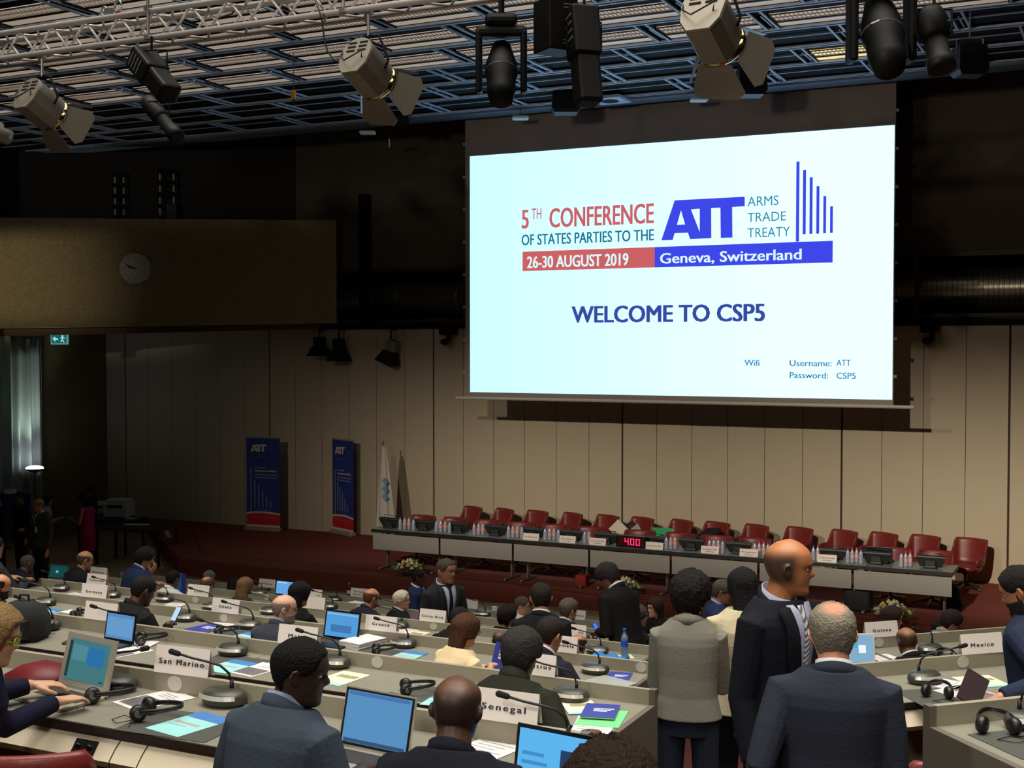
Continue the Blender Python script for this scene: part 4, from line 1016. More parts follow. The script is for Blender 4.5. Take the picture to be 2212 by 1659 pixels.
# ------------------------------------------------------------------ desk microphones
M_mic = mat('dark grey microphone unit', rgb(62,62,56), 0.35); M_mich = mat('black foam', rgb(16,16,16), 0.95, nscale=200, bump=0.3)
M_btn = mat('chrome button strip', rgb(228,224,212), 0.3, 0.4)
def mic_proto(sgn):
    t = thing('desk_microphone', (0,0,0), 0, 'x', 'microphone', 'desk microphones')
    mb = MB(); N = 22
    def ring(s, z, off=0): return [(s*0.115*math.cos(a)*(1 if math.sin(a) > 0 else 0.92), off+s*0.082*math.sin(a)*(0.75 if math.sin(a) > 0 else 1.0), z) for a in np.linspace(0,2*PI,N+1)[:-1]]
    mb.loft([ring(0.80,0.0),ring(0.96,0.012),ring(1.02,0.032),ring(0.96,0.052,0.004),ring(0.80,0.066,0.010),ring(0.45,0.072,0.02)]); mb.build('base', M_mic, t, True)
    mb = MB(); mb.loft([[(0.118*math.cos(a)*r, 0.086*math.sin(a)*r-0.001, z) for r, z in ((0.955,0.053),(1.018,0.037),(1.026,0.0365),(0.965,0.056))] for a in np.linspace(PI*1.18, PI*1.82, 14)]); mb.build('button_strip', M_btn, t)
    mb = MB(); mb.tube([(0.03*sgn,0.02,0.06),(0.03*sgn,0.02,0.11)], [0.011,0.008], 8); 
    P = [(0.03*sgn,0.02,0.09),(0.022*sgn,0.01,0.14),(-0.01*sgn,-0.01,0.175),(-0.06*sgn,-0.03,0.19),(-0.13*sgn,-0.055,0.205),(-0.19*sgn,-0.075,0.222)]
    mb.tube(P, 0.0055, 8); mb.build('gooseneck', M_cab, t, True)
    d = (Vector(P[-1])-Vector(P[-2])).normalized(); e = Vector(P[-1])
    mb = MB(); mb.tube([e, e+d*0.035], [0.012,0.013], 10, True); mb.build('foam_head', M_mich, t, True)
    return t
MIC = {}
def mic(side, k, u, v, where, sgn=1, turn=0.0):
    p = Pz(u, v, top_z(k)+0.02); p.z = top_z(k)+0.001; rz = blk(side)[2]+turn
    lab = 'dark desk microphone '+where
    if sgn not in MIC:
        t = mic_proto(sgn); t.location = p; t.rotation_euler = (0,0,rz); t['label'] = lab; MIC[sgn] = t; return
    dup(MIC[sgn], p, rz, lab)
ML = [(0,483,1512,'in front of the San Marino plate'),(0,1208,1618,'behind the bottom laptop, near the Senegal plate'),
 (1,503,1408,'behind the San Marino plate on the next row'),(1,722,1434,'just right of the head of the man in the slate jacket'),(1,1232,1506,'at the elbow of the man in the dark olive jacket'),(1,102,1353,'with headphones heaped before it beside the black backpack'),(1,270,1376,'hidden behind the open blue laptop near the San Marino plate'),
 (2,872,1392,'in front of the Greece plate'),(2,538,1352,'beside the bald man with glasses'),(2,100,1302,'in front of the row end at the far left'),(2,1285,1448,'beside the silver closed laptop'),(2,400,1336,'at the elbow of the man holding a phone'),
 (3,455,1312,'below the Ghana and Chad plates'),(3,860,1352,'left of the Costa Rica plate'),(3,1290,1406,'beside the bright blue cloth bag'),(3,243,1286,'right of the Germany plate, one row on'),(3,355,1295,'behind the head of the man holding a phone'),(3,133,1272,'beside white papers at the far left'),(3,582,1322,'just left of the bald man with glasses'),
 (4,857,1329,'in front of the white-haired man'),(4,1042,1328,'right of the standing man with a badge'),(4,712,1311,'right of the long-haired woman'),(4,560,1282,'left of the small blue laptop on the second row from the stage')]
for k, u, v, w_ in ML: mic('L', k, u, v, w_)
mic('L', 0, 247, 1483, 'behind the silver laptop with its neck leaning to the plate', -1, 0.2)
mic('L', 5, 723, 1296, 'on the front row beside the Antigua plate')
mic('R', 1, 1998, 1468, 'in front of the Guinea row with papers beside it', -1)
mic('R', 2, 2010, 1405, 'behind the Mexico plate row, next to the bald man', 1)
mic('R', 0, 2222, 1560, 'at the right frame edge in the bottom right corner', -1)
# ------------------------------------------------------------------ name plates
def plate_card(side, k, u, txt, label, tilt=0.0, part=None):
    p = at_row(side, k, u, 1400); rz = blk(side)[2]+tilt
    p.z = top_z(k)+UPH+0.001; w, h = 0.30, 0.122
    t = thing('country_name_plate', p, rz, label, 'name plate', 'country name plates')
    mb = MB(); mb.loft([[(-w/2,-0.028,0),(w/2,-0.028,0),(w/2,-0.024,0),(-w/2,-0.024,0)],[(-w/2,-0.002,h),(w/2,-0.002,h),(w/2,0.002,h),(-w/2,0.002,h)],[(-w/2,0.028,0),(w/2,0.028,0),(w/2,0.024,0),(-w/2,0.024,0)]]); mb.build('card', M_card, t)
    up = Vector((0,0.026,h)).normalized()
    if txt:
        lines = txt.split('/'); its = []
        sp = mat('black print', rgb(40,38,42), 0.8)
        for i, s_ in enumerate(lines):
            cap = 0.026 if len(lines) == 1 else 0.022
            ww = min(0.25, 0.028*len(s_)) if part is None else 0.05
            x0 = -ww/2 if part is None else 0.075
            z = h*0.36 if len(lines) == 1 else h*(0.55-0.35*i)
            me_t = '  '.join(s_) if False else s_
            its.append((me_t, Vector((x0,-0.0305,0))+up*z, (1,0,0), up, ww, cap, 0.03))
        letters_block(its, t, sp, spacing=1.3)
for side, k, u, txt, tilt in (('L',0,397,'San Marino',0.06),('L',0,1092,'Senegal',0.02),('L',1,646,'Malta',0.03),('L',1,1152,'Mauritius',0.0),('L',2,825,'Greece',0.02),('L',2,490,'Ghana',0.0),('L',2,207,'Germany',0.05),('L',2,1210,'Guatemala',0.0),('L',3,936,'Costa Rica',0.0),('L',3,431,'Chad',0.0),('L',3,212,'Cameroon',0.0),('L',5,579,'Albania',0.0),('L',4,216,'Botswana',0.0),('L',5,778,'Antigua/Barbuda',0.0),('L',5,1243,'Argentina',0.0),('R',2,1902,'Guinea',-0.02),('R',1,2118,'Mexico',-0.03)):
    plate_card(side, k, u, txt, 'white name plate reading %s standing on a desk upstand' % txt.replace('/', ' '), tilt)
plate_card('L', 1, 222, None, 'white name plate half hidden behind the open blue laptop at left')
plate_card('L', 4, 676, 'ca', 'white name plate ending in ca behind the long-haired woman, upper of two', part=1)
plate_card('L', 3, 678, None, 'blank-looking white name plate right of the long-haired woman, lower of two')
plate_card('L', 3, 1236, 'ru', 'white name plate ending in ru behind the bald head beside the Guatemala plate', part=1)
plate_card('L', 5, 1012, None, 'white name plate sliver right of the standing man with a badge')
# ------------------------------------------------------------------ papers
M_pap = mat('white paper', rgb(225,220,220), 0.8); M_cy = mat('cyan print', rgb(150,212,214), 0.6, nscale=6, namt=0.12); M_bp = mat('blue print', rgb(62,120,190), 0.6, nscale=9, namt=0.35)
M_ph = mat('grey photo print', rgb(105,100,105), 0.7, nscale=30, namt=0.6); M_txt = mat('grey text lines', rgb(165,160,165), 0.8); M_cream = mat('cream leaflet', rgb(228,222,195), 0.7); M_olive = mat('olive print', rgb(150,150,105), 0.7, nscale=20, namt=0.4)
M_nav = mat('blue booklet cover', rgb(52,62,148), 0.5); M_let = mat('booklet white print', rgb(205,208,225), 0.6)
LIFT = {}
def on_desk(side, k, u, v, dz=0.0): 
    p = Pz(u, v, top_z(k)); p.z = top_z(k)+0.0015+dz; return p
def sheet(name, side, k, u, v, rz, label, cat, style, w=0.21, h=0.297, dz=0.0):
    p = on_desk(side, k, u, v, dz); mb = MB(); th = 0.002; ms = [M_pap]
    def patch(x0, x1, y0, y1, i): 
        mb.mi = i; mb.add([(x0*w,y0*h,th+0.0004),(x1*w,y0*h,th+0.0004),(x1*w,y1*h,th+0.0004),(x0*w,y1*h,th+0.0004)], [(0,1,2,3)])
    if style == 'brochure':
        ms = [M_cy, M_bp, M_txt]; mb.box(-w/2,w/2,-h/2,h/2,0,th); patch(-.5,.5,.22,.5,1); patch(-.4,.3,-.05,.02,2); patch(-.4,.1,-.15,-.12,2)
    elif style == 'news':
        ms = [M_pap, M_ph, M_txt]; mb.box(-w/2,w/2,-h/2,h/2,0,th); patch(-.44,.44,-.42,.05,1)
        for i in range(3): patch(-.25,.25,.16+.07*i,.19+.07*i,2)
    elif style == 'leaflet':
        ms = [M_cream, M_olive, M_cy]; mb.box(-w/2,w/2,-h/2,h/2,0,th); patch(-.3,.4,.05,.25,1); patch(-.5,.5,-.5,-.35,2)
    elif style == 'text':
        ms = [M_pap, M_txt]; mb.box(-w/2,w/2,-h/2,h/2,0,th)
        for i in range(7): patch(-.4,.4-(i % 3)*.12,.36-.11*i,.39-.11*i,1)
    elif style == 'booklet':
        ms = [M_nav, M_let, M_pap]; th = 0.008; mb.box(-w/2,w/2,-h/2,h/2,0.006,th); mb.mi = 2; mb.box(-w/2+.002,w/2-.002,-h/2+.002,h/2-.002,0,0.006); patch(-.2,.38,.1,.16,1); patch(-.2,.30,0.0,.06,1); patch(-.2,.2,-.08,-.03,1)
    elif style == 'purple': ms = [mat('purple leaflet', rgb(110,70,130), 0.6)]; mb.box(-w/2,w/2,-h/2,h/2,0,th)
    elif style == 'folder': ms = [mat('green folder', rgb(120,215,140), 0.5)]; mb.box(-w/2,w/2,-h/2,h/2,0,0.003)
    elif style == 'pad': ms = [mat('charcoal desk pad', rgb(72,72,68), 0.8, nscale=60, namt=0.1)]; mb.box(-w/2,w/2,-h/2,h/2,0,0.0015)
    elif style == 'napkin': ms = [M_cream]; mb.box(-w/2,w/2,-h/2,h/2,0,0.001)
    tag(mb.build(name, ms, None, False, p, (0,0,blk(side)[2]+rz)), label, cat)
S = sheet
S('desk_pad','L',0,395,1567,0.06,'charcoal desk pad under the headphones and cyan brochure on the front desk row','desk pad','pad',0.46,0.33)
S('brochure','L',0,410,1566,-0.18,'cyan and blue brochure on the charcoal pad, bottom of the picture','brochure','brochure',dz=0.002)
S('newspaper_page','L',0,333,1513,-0.32,'printed page with a grey photo lying behind the headphones below San Marino','paper','news')
S('desk_pad','L',1,497,1432,0.0,'charcoal desk pad right of the San Marino plate','desk pad','pad',0.40,0.33)
S('brochure','L',1,497,1441,-0.1,'cyan and blue brochure lying just right of the San Marino plate','brochure','brochure',dz=0.002)
S('newspaper_page','L',1,556,1447,-0.15,'printed page with a grey photo behind the head of the man in slate','paper','news')
S('leaflet','L',1,738,1466,-0.1,'cream leaflet with an olive block right of the face of the man in slate','leaflet','leaflet')
S('desk_pad','L',1,925,1500,0.0,'charcoal desk pad under headphones left of the bald head at bottom','desk pad','pad',0.30,0.30)
S('brochure','L',1,948,1516,0.1,'cyan brochure corner showing beside the bald head at bottom','brochure','brochure',w=0.15,h=0.2,dz=0.002)
S('newspaper_page','L',1,272,1409,-0.3,'printed sheets under the headphones behind the silver laptop','paper','news')
S('text_sheet','L',1,292,1398,0.3,'white sheet poking out from the pages behind the silver laptop','paper','text',dz=0.004)
S('desk_pad','L',2,520,1372,0.0,'charcoal desk pad left of the bald man with glasses','desk pad','pad',0.42,0.33)
S('brochure','L',2,528,1377,-0.1,'cyan brochure at the elbow of the bald man with glasses','brochure','brochure',dz=0.002)
S('booklet','L',2,446,1359,-0.15,'dark blue booklet lying on white paper below the Ghana plate','booklet','booklet',0.24,0.30,dz=0.003)
S('text_sheet','L',2,470,1354,0.2,'white sheet under the dark blue booklet below the Ghana plate','paper','text',0.21,0.297)
S('desk_pad','L',2,828,1413,0.0,'charcoal desk pad under headphones in front of the Greece microphone','desk pad','pad',0.40,0.33)
S('brochure','L',2,880,1418,-0.05,'cyan brochure beside the microphone of the Greece seat','brochure','brochure',dz=0.002)
S('brochure','L',2,92,1322,-0.1,'cyan brochure below the microphone at the far left','brochure','brochure')
S('desk_pad','L',2,60,1318,0.0,'charcoal desk pad at the far left under small headphones','desk pad','pad',0.36,0.30)
S('newspaper_page','L',2,142,1326,-0.1,'printed page with a grey photo below the Germany plate at left','paper','news')
S('text_sheet','L',3,146,1287,-0.3,'crumpled white sheets left of the Germany plate','paper','text',0.24,0.32)
S('text_sheet','L',3,372,1309,0.2,'white sheet beside the phone of the man in black','paper','text')
S('leaflet','L',3,893,1371,-0.1,'cream leaflet under the Costa Rica plate','leaflet','leaflet')
S('text_sheet','L',3,868,1366,-0.15,'white sheet between the Greece and Costa Rica plates','paper','text',dz=0.003)
S('leaflet','L',4,893,1336,-0.2,'purple leaflet left of the Costa Rica plate','leaflet','purple')
S('text_sheet','L',4,762,1304,-0.2,'white sheet left of the bald man in the dark jacket','paper','text')
S('folder','L',1,1300,1552,0.2,'bright green folder under a blue booklet near the desk end','folder','folder',0.24,0.32)
S('booklet','L',1,1297,1543,0.25,'blue booklet with white print on the green folder','booklet','booklet',0.19,0.26,dz=0.012)
S('text_sheet','L',1,1283,1566,0.25,'white sheet sticking out below the green folder','paper','text',dz=-0.001)
S('leaflet','L',1,1254,1530,0.6,'cream leaflet left of the green folder','leaflet','leaflet',0.18,0.25,dz=0.004)
S('booklet','L',2,1337,1463,0.2,'blue booklet with white print behind the closed silver laptop','booklet','booklet',0.17,0.24)
S('text_sheet','L',0,1072,1612,-0.2,'white printed sheet between the bald head and the bottom laptop','paper','text')
S('napkin','L',3,1349,1419,0.6,'white napkin under the blue-capped bottle','napkin','napkin',0.16,0.16)
S('newspaper_page','R',1,2095,1500,0.25,'printed page with a grey photo near the passport holder','paper','news',0.25,0.33)
S('leaflet','R',1,2120,1473,-0.1,'cream leaflet next to the hand holding a dark booklet','leaflet','leaflet',0.25,0.25)
S('text_sheet','R',1,2062,1482,0.5,'white sheet curling beside the microphone of the Mexico row','paper','text')
S('desk_pad','R',1,2030,1505,-0.1,'charcoal desk pad under headphones on the Mexico row','desk pad','pad',0.40,0.33)
S('desk_pad','R',2,2050,1423,-0.1,'charcoal desk pad left of the Mexico plate','desk pad','pad',0.40,0.33)
S('desk_pad','R',0,2215,1606,0.0,'charcoal desk pad in the bottom right corner','desk pad','pad',0.30,0.33)
S('text_sheet','R',2,1920,1425,0.1,'glossy white sheet right of the white tablet','paper','text')
p = on_desk('L',2,783,1394)
mb = MB()
for i in range(9):
    a = -0.1+0.02*((i*5) % 4); mb.box(-0.115,0.115,-0.155,0.155,i*0.006,i*0.006+0.0045, Matrix.Rotation(a,4,'Z') @ Matrix.Translation((0.004*(i % 3),0,0)))
tag(mb.build('paper_stack', M_pap, None, False, p, (0,0,-0.15)), 'thick stack of white paper right of the black laptop', 'paper stack')
p = on_desk('L',3,1316,1425); mb = MB(); mb.loft([[( -0.16+0.32*i/8, y*(0.09+0.02*math.sin(i)), 0.004+z*(0.035+0.02*math.sin(i*1.7))) for y, z in ((-1,0),(1,0),(0.6,1),(-0.5,0.9))] for i in range(9)])
tag(mb.build('cloth_bag', mat('bright blue cloth', rgb(35,125,205), 0.7, nscale=20, namt=0.15), None, True, p), 'bright blue crumpled cloth bag on the third row from the stage', 'bag')
# ------------------------------------------------------------------ headphones
M_hp = mat('black headphone plastic', rgb(24,24,25), 0.4); M_hpc = mat('grey headphone cap', rgb(95,95,92), 0.35)
def hp_proto():
    t = thing('headphones', (0,0,0), 0, 'x', 'headphones', 'headphones on the desks')
    for sx in (-1, 1):
        M_ = Matrix.Translation((sx*0.062,-0.02,0.037)) @ Matrix.Rotation(sx*0.5,4,'Z') @ Matrix.Rotation(PI/2,4,'Y')
        mb = MB(); mb.lathe([(0.0,-0.022),(0.026,-0.022),(0.035,-0.012),(0.036,0.008),(0.028,0.018),(0.0,0.018)], 18, M_); o = mb.build('ear_cup', M_hp, t, True)
        mb = MB(); mb.lathe([(0.0,0.021),(0.016,0.020),(0.018,0.016)], 14, M_ @ Matrix.Scale(-1 if sx < 0 else 1,4,(0,0,1))); mb.build('cap', M_hpc, o)
    mb = MB()
    for z in (0.040, 0.050): mb.tube([(0.075*math.cos(a)*1.0, 0.0+0.15*math.sin(a), z+0.012*math.sin(a)) for a in np.linspace(-0.1, PI+0.1, 17)], 0.0055, 6)
    mb.build('headband', M_hp, t, True)
    mb = MB(); mb.tube([(0.06,-0.05,0.006),(0.1,-0.1,0.004),(0.05,-0.14,0.004),(-0.02,-0.11,0.004),(0.03,-0.06,0.004),(0.14,-0.03,0.004)], 0.002, 5); mb.build('cord', M_cab, t, True)
    return t
HP = None
for side, k, u, v, rz, w_ in (('L',0,320,1553,-1.2,'on the charcoal pad at the bottom, nearest pair'),('L',0,222,1514,-1.2,'touching the keyboard of the silver laptop'),('L',1,884,1499,-1.0,'on the pad left of the bald head at the bottom'),('L',1,312,1392,-0.9,'standing beside the San Marino plate on the next row'),('L',1,86,1368,0.3,'heaped before the microphone beside the black backpack'),('L',2,478,1372,-1.0,'on the pad left of the bald man with glasses'),('L',2,818,1413,-1.0,'on the pad in front of the paper stack'),('L',2,170,1333,-1.2,'below the Germany plate beside the blank name plate'),('L',2,50,1317,0.2,'at the far left beside the cyan brochure'),('L',4,561,1284,-0.9,'right of the blond woman, near the Albania plate'),('R',1,2026,1507,-0.7,'on the pad in front of the Mexico row papers'),('R',0,2155,1585,-0.5,'in the bottom right corner desk'),('R',2,2042,1427,-0.6,'on the pad left of the Mexico plate')):
    p = on_desk(side, k, u, v, 0.003); lab = 'black headphones '+w_
    r_ = blk(side)[2]+rz
    if HP is None: HP = hp_proto(); HP.location = p; HP.rotation_euler = (0,0,r_); HP['label'] = lab
    else: dup(HP, p, r_, lab)
# ------------------------------------------------------------------ laptops
M_sil = mat('silver laptop', rgb(190,184,170), 0.35, 0.5); M_key = mat('dark keys', rgb(52,48,44), 0.6, nscale=120, namt=0.4); M_bez = mat('black bezel', rgb(18,18,22), 0.35)
def scr(name, r, g, b, k=0.85): return emat('screen '+name, rgb(r,g,b), k)
def laptop(side, k, u, v, rz, label, body, w, d, h, open_deg, screen, extra=None, lift=0.0, bezel=None, inset=0.0):
    p = on_desk(side, k, u, v, lift); t = thing('laptop', p, blk(side)[2]+rz, label, 'laptop', None)
    mb = MB(); mb.rbox(-w/2,w/2,-d/2,d/2,0,0.014,0.015,zr=0.003); mb.build('keyboard_base', body, t)
    mb = MB(); mb.box(-w*0.43,w*0.43,-d*0.10,d*0.40,0.0142,0.0155); mb.build('keys', M_key, t)
    mb = MB(); mb.box(-w*0.16,w*0.16,-d*0.42,-d*0.16,0.0142,0.0148); mb.build('touchpad', body, t)
    B = Matrix.Translation((0,d/2,0.012)) @ Matrix.Rotation(-math.radians(open_deg-90),4,'X')
    mb = MB(); mb.box(-w/2,w/2,0.0,0.008,0,h,B); mb.build('lid', body, t)
    mb = MB(); mb.box(-w*0.485,w*0.485,-0.0015,0.0,0.012,h-0.006,B); mb.build('bezel', bezel or M_bez, t)
    mb = MB(); mb.box(-w*(0.455-inset),w*(0.455-inset),-0.003,-0.0015,0.022+inset*w,h-0.014-inset*w*.6,B); s = mb.build('screen', screen, t)
    if extra:
        for nm, m_, x0, x1, z0, z1 in extra:
            mb = MB(); mb.box(x0*w,x1*w,-0.004,-0.003,z0*h,z1*h,B); mb.build(nm, m_, s)
    return t
laptop('L',0,127,1512,-0.16,'open silver laptop with a teal and blue screen used by the blond woman',M_sil,0.36,0.24,0.25,105,scr('teal',72,128,132),[('window_panel',scr('blue window',48,120,180),-0.02,0.32,0.46,0.80),('window_panel',scr('pale window',84,146,158),-0.32,-0.02,0.52,0.80),('dock',scr('dark dock',40,62,64),-0.405,-0.35,0.2,0.86)], bezel=M_sil, inset=0.05)
laptop('L',1,230,1398,-0.1,'open dark laptop with a plain blue screen left of the man in black',M_bez,0.29,0.2,0.20,100,scr('blue a',92,150,205),[('window_panel',scr('blue a2',110,165,215),-0.43,0.43,0.2,0.82)])
laptop('L',2,715,1392,-0.05,'open black laptop with a blue document screen above the paper stack',M_bez,0.36,0.25,0.235,102,scr('blue b',90,168,235),[('document_block',scr('blue b2',70,130,190),-0.3,0.28,0.25,0.5),('toolbar',scr('blue b3',150,195,235),-0.43,0.43,0.84,0.9)])
laptop('L',0,762,1652,-0.1,'open silver laptop with a plain blue screen beside the man in slate',M_sil,0.345,0.24,0.235,104,scr('blue c',95,155,205),[('window_bar',scr('blue c2',80,125,185),-0.43,0.43,0.87,0.93),('dock',scr('blue c3',60,90,130),-0.43,0.43,0.10,0.16)])
laptop('L',0,1152,1732,-0.12,'open black laptop with a bright blue screen at the bottom beside the bald man',M_bez,0.31,0.21,0.21,100,scr('blue d',100,195,255),[('dark_panel',scr('blue d2',45,70,110),0.12,0.44,0.1,0.68),('text_lines',scr('blue d3',75,150,215),-0.4,-0.1,0.5,0.56),('text_lines',scr('blue d3',75,150,215),-0.4,-0.05,0.35,0.41)])
laptop('L',4,604,1292,0.0,'small open laptop with a light blue screen near the Albania plate',M_bez,0.30,0.2,0.2,100,scr('blue e',105,180,245),[('window_bar',scr('white bar',190,220,245),-0.43,0.1,0.8,0.88)])
laptop('L',4,112,1256,0.1,'open laptop with a dark teal screen at the far left',M_sil,0.31,0.2,0.2,108,scr('teal dark',22,78,78),[('glow_icon',scr('icon',95,190,215),-0.12,0.02,0.45,0.62)])
p = on_desk('L',2,1320,1478); t = thing('laptop', p, -0.35, 'closed silver laptop lying at the elbow of the man in plum', 'laptop')
mb = MB(); mb.rbox(-0.16,0.16,-0.11,0.11,0,0.009,0.015,zr=0.003); mb.build('base', M_sil, t); mb = MB(); mb.rbox(-0.16,0.16,-0.11,0.11,0.010,0.018,0.015,zr=0.003); mb.build('lid', M_sil, t)
# tablet on the Guinea row
p = on_desk('R',2,1862,1437); t = thing('tablet', p, RB-0.35, 'white tablet with a pale blue screen standing near the Guinea plate', 'tablet')
B = Matrix.Rotation(-0.25,4,'X')
mb = MB(); mb.rbox(-0.105,0.105,0,0.007,0,0.24,0.003,B); mb.build('body', M_white, t); mb = MB(); mb.box(-0.092,0.092,-0.0015,0,0.02,0.225,B); s = mb.build('screen', scr('pale blue',140,185,215), t)
mb = MB(); mb.box(-0.02,0.035,-0.003,-0.0015,0.09,0.15,B); mb.build('window', scr('window white',235,248,255,1), s)
mb = MB(); mb.box(-0.09,-0.03,-0.003,-0.0015,0.13,0.22,B); mb.build('side_panel', scr('cyan panel',95,180,205), s)
mb = MB(); mb.box(-0.03,0.03,0.0,0.09,0,0.004); mb.build('stand', M_white, t)
# upright folder, bottles, bag, cups
p = on_desk('L',4,392,1282); mb = MB(); mb.box(-0.11,0.0,-0.004,0.004,0,0.27,Matrix.Rotation(0.5,4,'Z')); mb.mi = 1; mb.box(0.0,0.10,-0.004,0.004,0,0.27,Matrix.Rotation(-0.3,4,'Z'))
tag(mb.build('folder', [M_bp, M_nav], None, False, p), 'blue folder standing open beside the man in the white shirt', 'folder')
def desk_bottle(k, u, v, label, blue, cola=False):
    p = on_desk('L', k, u, v); t = thing('water_bottle', p, 0, label, 'bottle')
    mb = MB(); mb.lathe([(0,0),(0.031,0),(0.034,0.02),(0.031,0.08),(0.034,0.16),(0.028,0.195),(0.013,0.225),(0.013,0.24)], 16); mb.build('body', mat('cola', rgb(40,18,14), 0.15) if cola else mat('pale blue bottle', rgb(150,180,215), 0.12, trans=0.55), t, True)
    mb = MB(); mb.lathe([(0.016,0.238),(0.016,0.262),(0.0,0.264)], 12); mb.build('cap', M_cb if blue else M_crd, t)
    mb = MB(); mb.lathe([(0.0345,0.10),(0.0345,0.155)], 16); mb.build('label_band', M_lr if cola else M_cb, t)
desk_bottle(3, 1349, 1419, 'blue-capped water bottle standing on a white napkin near the desk end', True)
desk_bottle(5, 754, 1297, 'small dark cola bottle on the front desk row left of the Antigua plate', False, True)
p = on_desk('L',5,1068,1327); t = thing('paper_cup', p, 0, 'white paper cup on the front desk row behind the curly dark-haired woman', 'cup')
mb = MB(); mb.lathe([(0,0),(0.03,0),(0.04,0.10),(0.038,0.10)], 16); mb.build('body', M_white, t, True)
mb = MB(); mb.lathe([(0.042,0.095),(0.042,0.104),(0,0.104)], 16); mb.build('rim', M_white, t)
p = on_desk('L',1,50,1380)
t = thing('backpack', p, 0.3, 'black backpack standing on the desk beside the blond woman', 'bag')
mb = MB(); mb.loft([[(x*k_, y*k_, z) for x, y in ((-.16,-.1),(-.08,-.13),(.08,-.13),(.16,-.1),(.16,.08),(.1,.11),(-.1,.11),(-.16,.08))] for z, k_ in ((0,0.9),(0.04,1.05),(0.16,1.0),(0.23,0.8),(0.26,0.45))]); mb.build('body', mat('black cloth', rgb(24,24,24), 0.9), t, True)
mb = MB(); mb.loft([[(x*k_, y, z*k_+0.1) for x, z in ((-.12,-.08),(.12,-.08),(.12,.06),(-.12,.06))] for y, k_ in ((-0.11,1),(-0.17,0.85))]); mb.build('front_pocket', mat('black cloth', rgb(24,24,24), 0.9), t)
mb = MB(); mb.tube([(-0.04,0.02,0.24),(-0.03,0.02,0.3),(0.03,0.02,0.3),(0.04,0.02,0.24)], 0.01, 6); mb.build('handle', mat('black cloth', rgb(24,24,24), 0.9), t)
p = on_desk('L',0,95,1468); mb = MB(); mb.loft([[(x*k_, y*k_, z) for x, y in ((-.15,-.1),(.13,-.12),(.16,.08),(-.1,.11))] for z, k_ in ((0,1.0),(0.03,1.02),(0.075,0.55))])
tag(mb.build('pouch', mat('wine red leather', rgb(105,22,32), 0.5), None, True, p), 'wine red leather pouch behind the silver laptop', 'pouch')
for side, k, u, v, rz, lab in (('L',1,180,1390,0.3,'dark slim case lying behind the silver laptop'),('L',3,455,1296,0.1,'black folder lying under the Chad plate')):
    p = on_desk(side, k, u, v); mb = MB(); mb.rbox(-0.13,0.13,-0.06,0.06,0,0.015,0.01); tag(mb.build('slim_case', M_cons, None, False, p, (0,0,rz)), lab, 'case')
# ================================================================== people
def cr(xs, ys, x):
    """smooth interpolation through control points"""
    xs = np.asarray(xs, float); ys = np.asarray(ys, float); x = np.asarray(x, float)
    m = np.gradient(ys, xs); i = np.clip(np.searchsorted(xs, x)-1, 0, len(xs)-2)
    h = xs[i+1]-xs[i]; t = np.clip((x-xs[i])/h, 0, 1)
    return (2*t**3-3*t**2+1)*ys[i]+(t**3-2*t**2+t)*h*m[i]+(-2*t**3+3*t**2)*ys[i+1]+(t**3-t**2)*h*m[i+1]
ZF = [0,.010,.028,.045,.070,.090,.105,.122,.140,.165,.190,.212,.226,.235]
YF = [.050,.074,.082,.078,.080,.080,.082,.083,.091,.089,.078,.054,.030,.004]
ZB = [0,.02,.04,.06,.08,.10,.12,.15,.18,.205,.224,.235]
YBk = [.008,-.010,-.035,-.060,-.078,-.090,-.097,-.102,-.094,-.072,-.040,.0]
ZW = [0,.012,.03,.05,.07,.10,.13,.16,.185,.208,.225,.235]
WW = [.020,.038,.052,.060,.066,.071,.075,.077,.073,.056,.032,.004]
def head_points(nz=46, na=56, face=1.0):
    zs = 0.2345*(0.5-0.5*np.cos(PI*(np.linspace(0.02, 1, nz))))
    yf = cr(ZF, YF, zs); yb = cr(ZB, YBk, zs); w = cr(ZW, WW, zs)
    a = np.linspace(0, 2*PI, na+1)[:-1]
    A, Z = np.meshgrid(a, zs); yc = -0.008
    YFm, YBm, Wm = yf[:,None], yb[:,None], w[:,None]
    X = Wm*np.sign(np.sin(A))*np.abs(np.sin(A))**0.88
    C = np.cos(A); Y = np.where(C > 0, yc+(YFm-yc)*np.abs(C)**0.9, yc-(yc-YBm)*np.abs(C)**0.92)
    fr = np.clip(C, 0, 1)
    nose = cr([.072,.080,.086,.094,.104,.114,.124,.136,.15], [0,.006,.020,.026,.021,.014,.008,.003,0], Z)*np.where((Z > .072) & (Z < .15), 1, 0)
    Y = Y+fr*nose*np.exp(-(X/(0.010+0.006*np.exp(-((Z-.09)/.014)**2)))**2)
    for sx in (-1, 1):
        Y = Y-fr*0.011*np.exp(-((X-sx*.031)/.017)**2-((Z-.121)/.010)**2)
        Y = Y+fr*0.005*np.exp(-((X-sx*.045)/.022)**2-((Z-.092)/.018)**2)
        Y = Y+fr*0.004*np.exp(-((X-sx*.032)/.022)**2-((Z-.139)/.007)**2)
    lip = .007*np.exp(-((Z-.066)/.006)**2)+.007*np.exp(-((Z-.051)/.006)**2)-.006*np.exp(-((Z-.0585)/.003)**2)
    Y = Y+fr*lip*np.exp(-(X/.022)**2)
    return X, Y, Z, A
def grid_mesh(X, Y, Z):
    nz, na = X.shape; vs = [tuple(p) for p in np.stack([X.ravel(), Y.ravel(), Z.ravel()], 1)]
    fs = [(i*na+j, i*na+(j+1) % na, (i+1)*na+(j+1) % na, (i+1)*na+j) for i in range(nz-1) for j in range(na)]
    fs.append(tuple(range(na-1, -1, -1))); fs.append(tuple(range((nz-1)*na, nz*na)))
    return vs, fs
HX, HY, HZ, HA = head_points()
def sstep(x): x = np.clip(x, 0, 1); return x*x*(3-2*x)
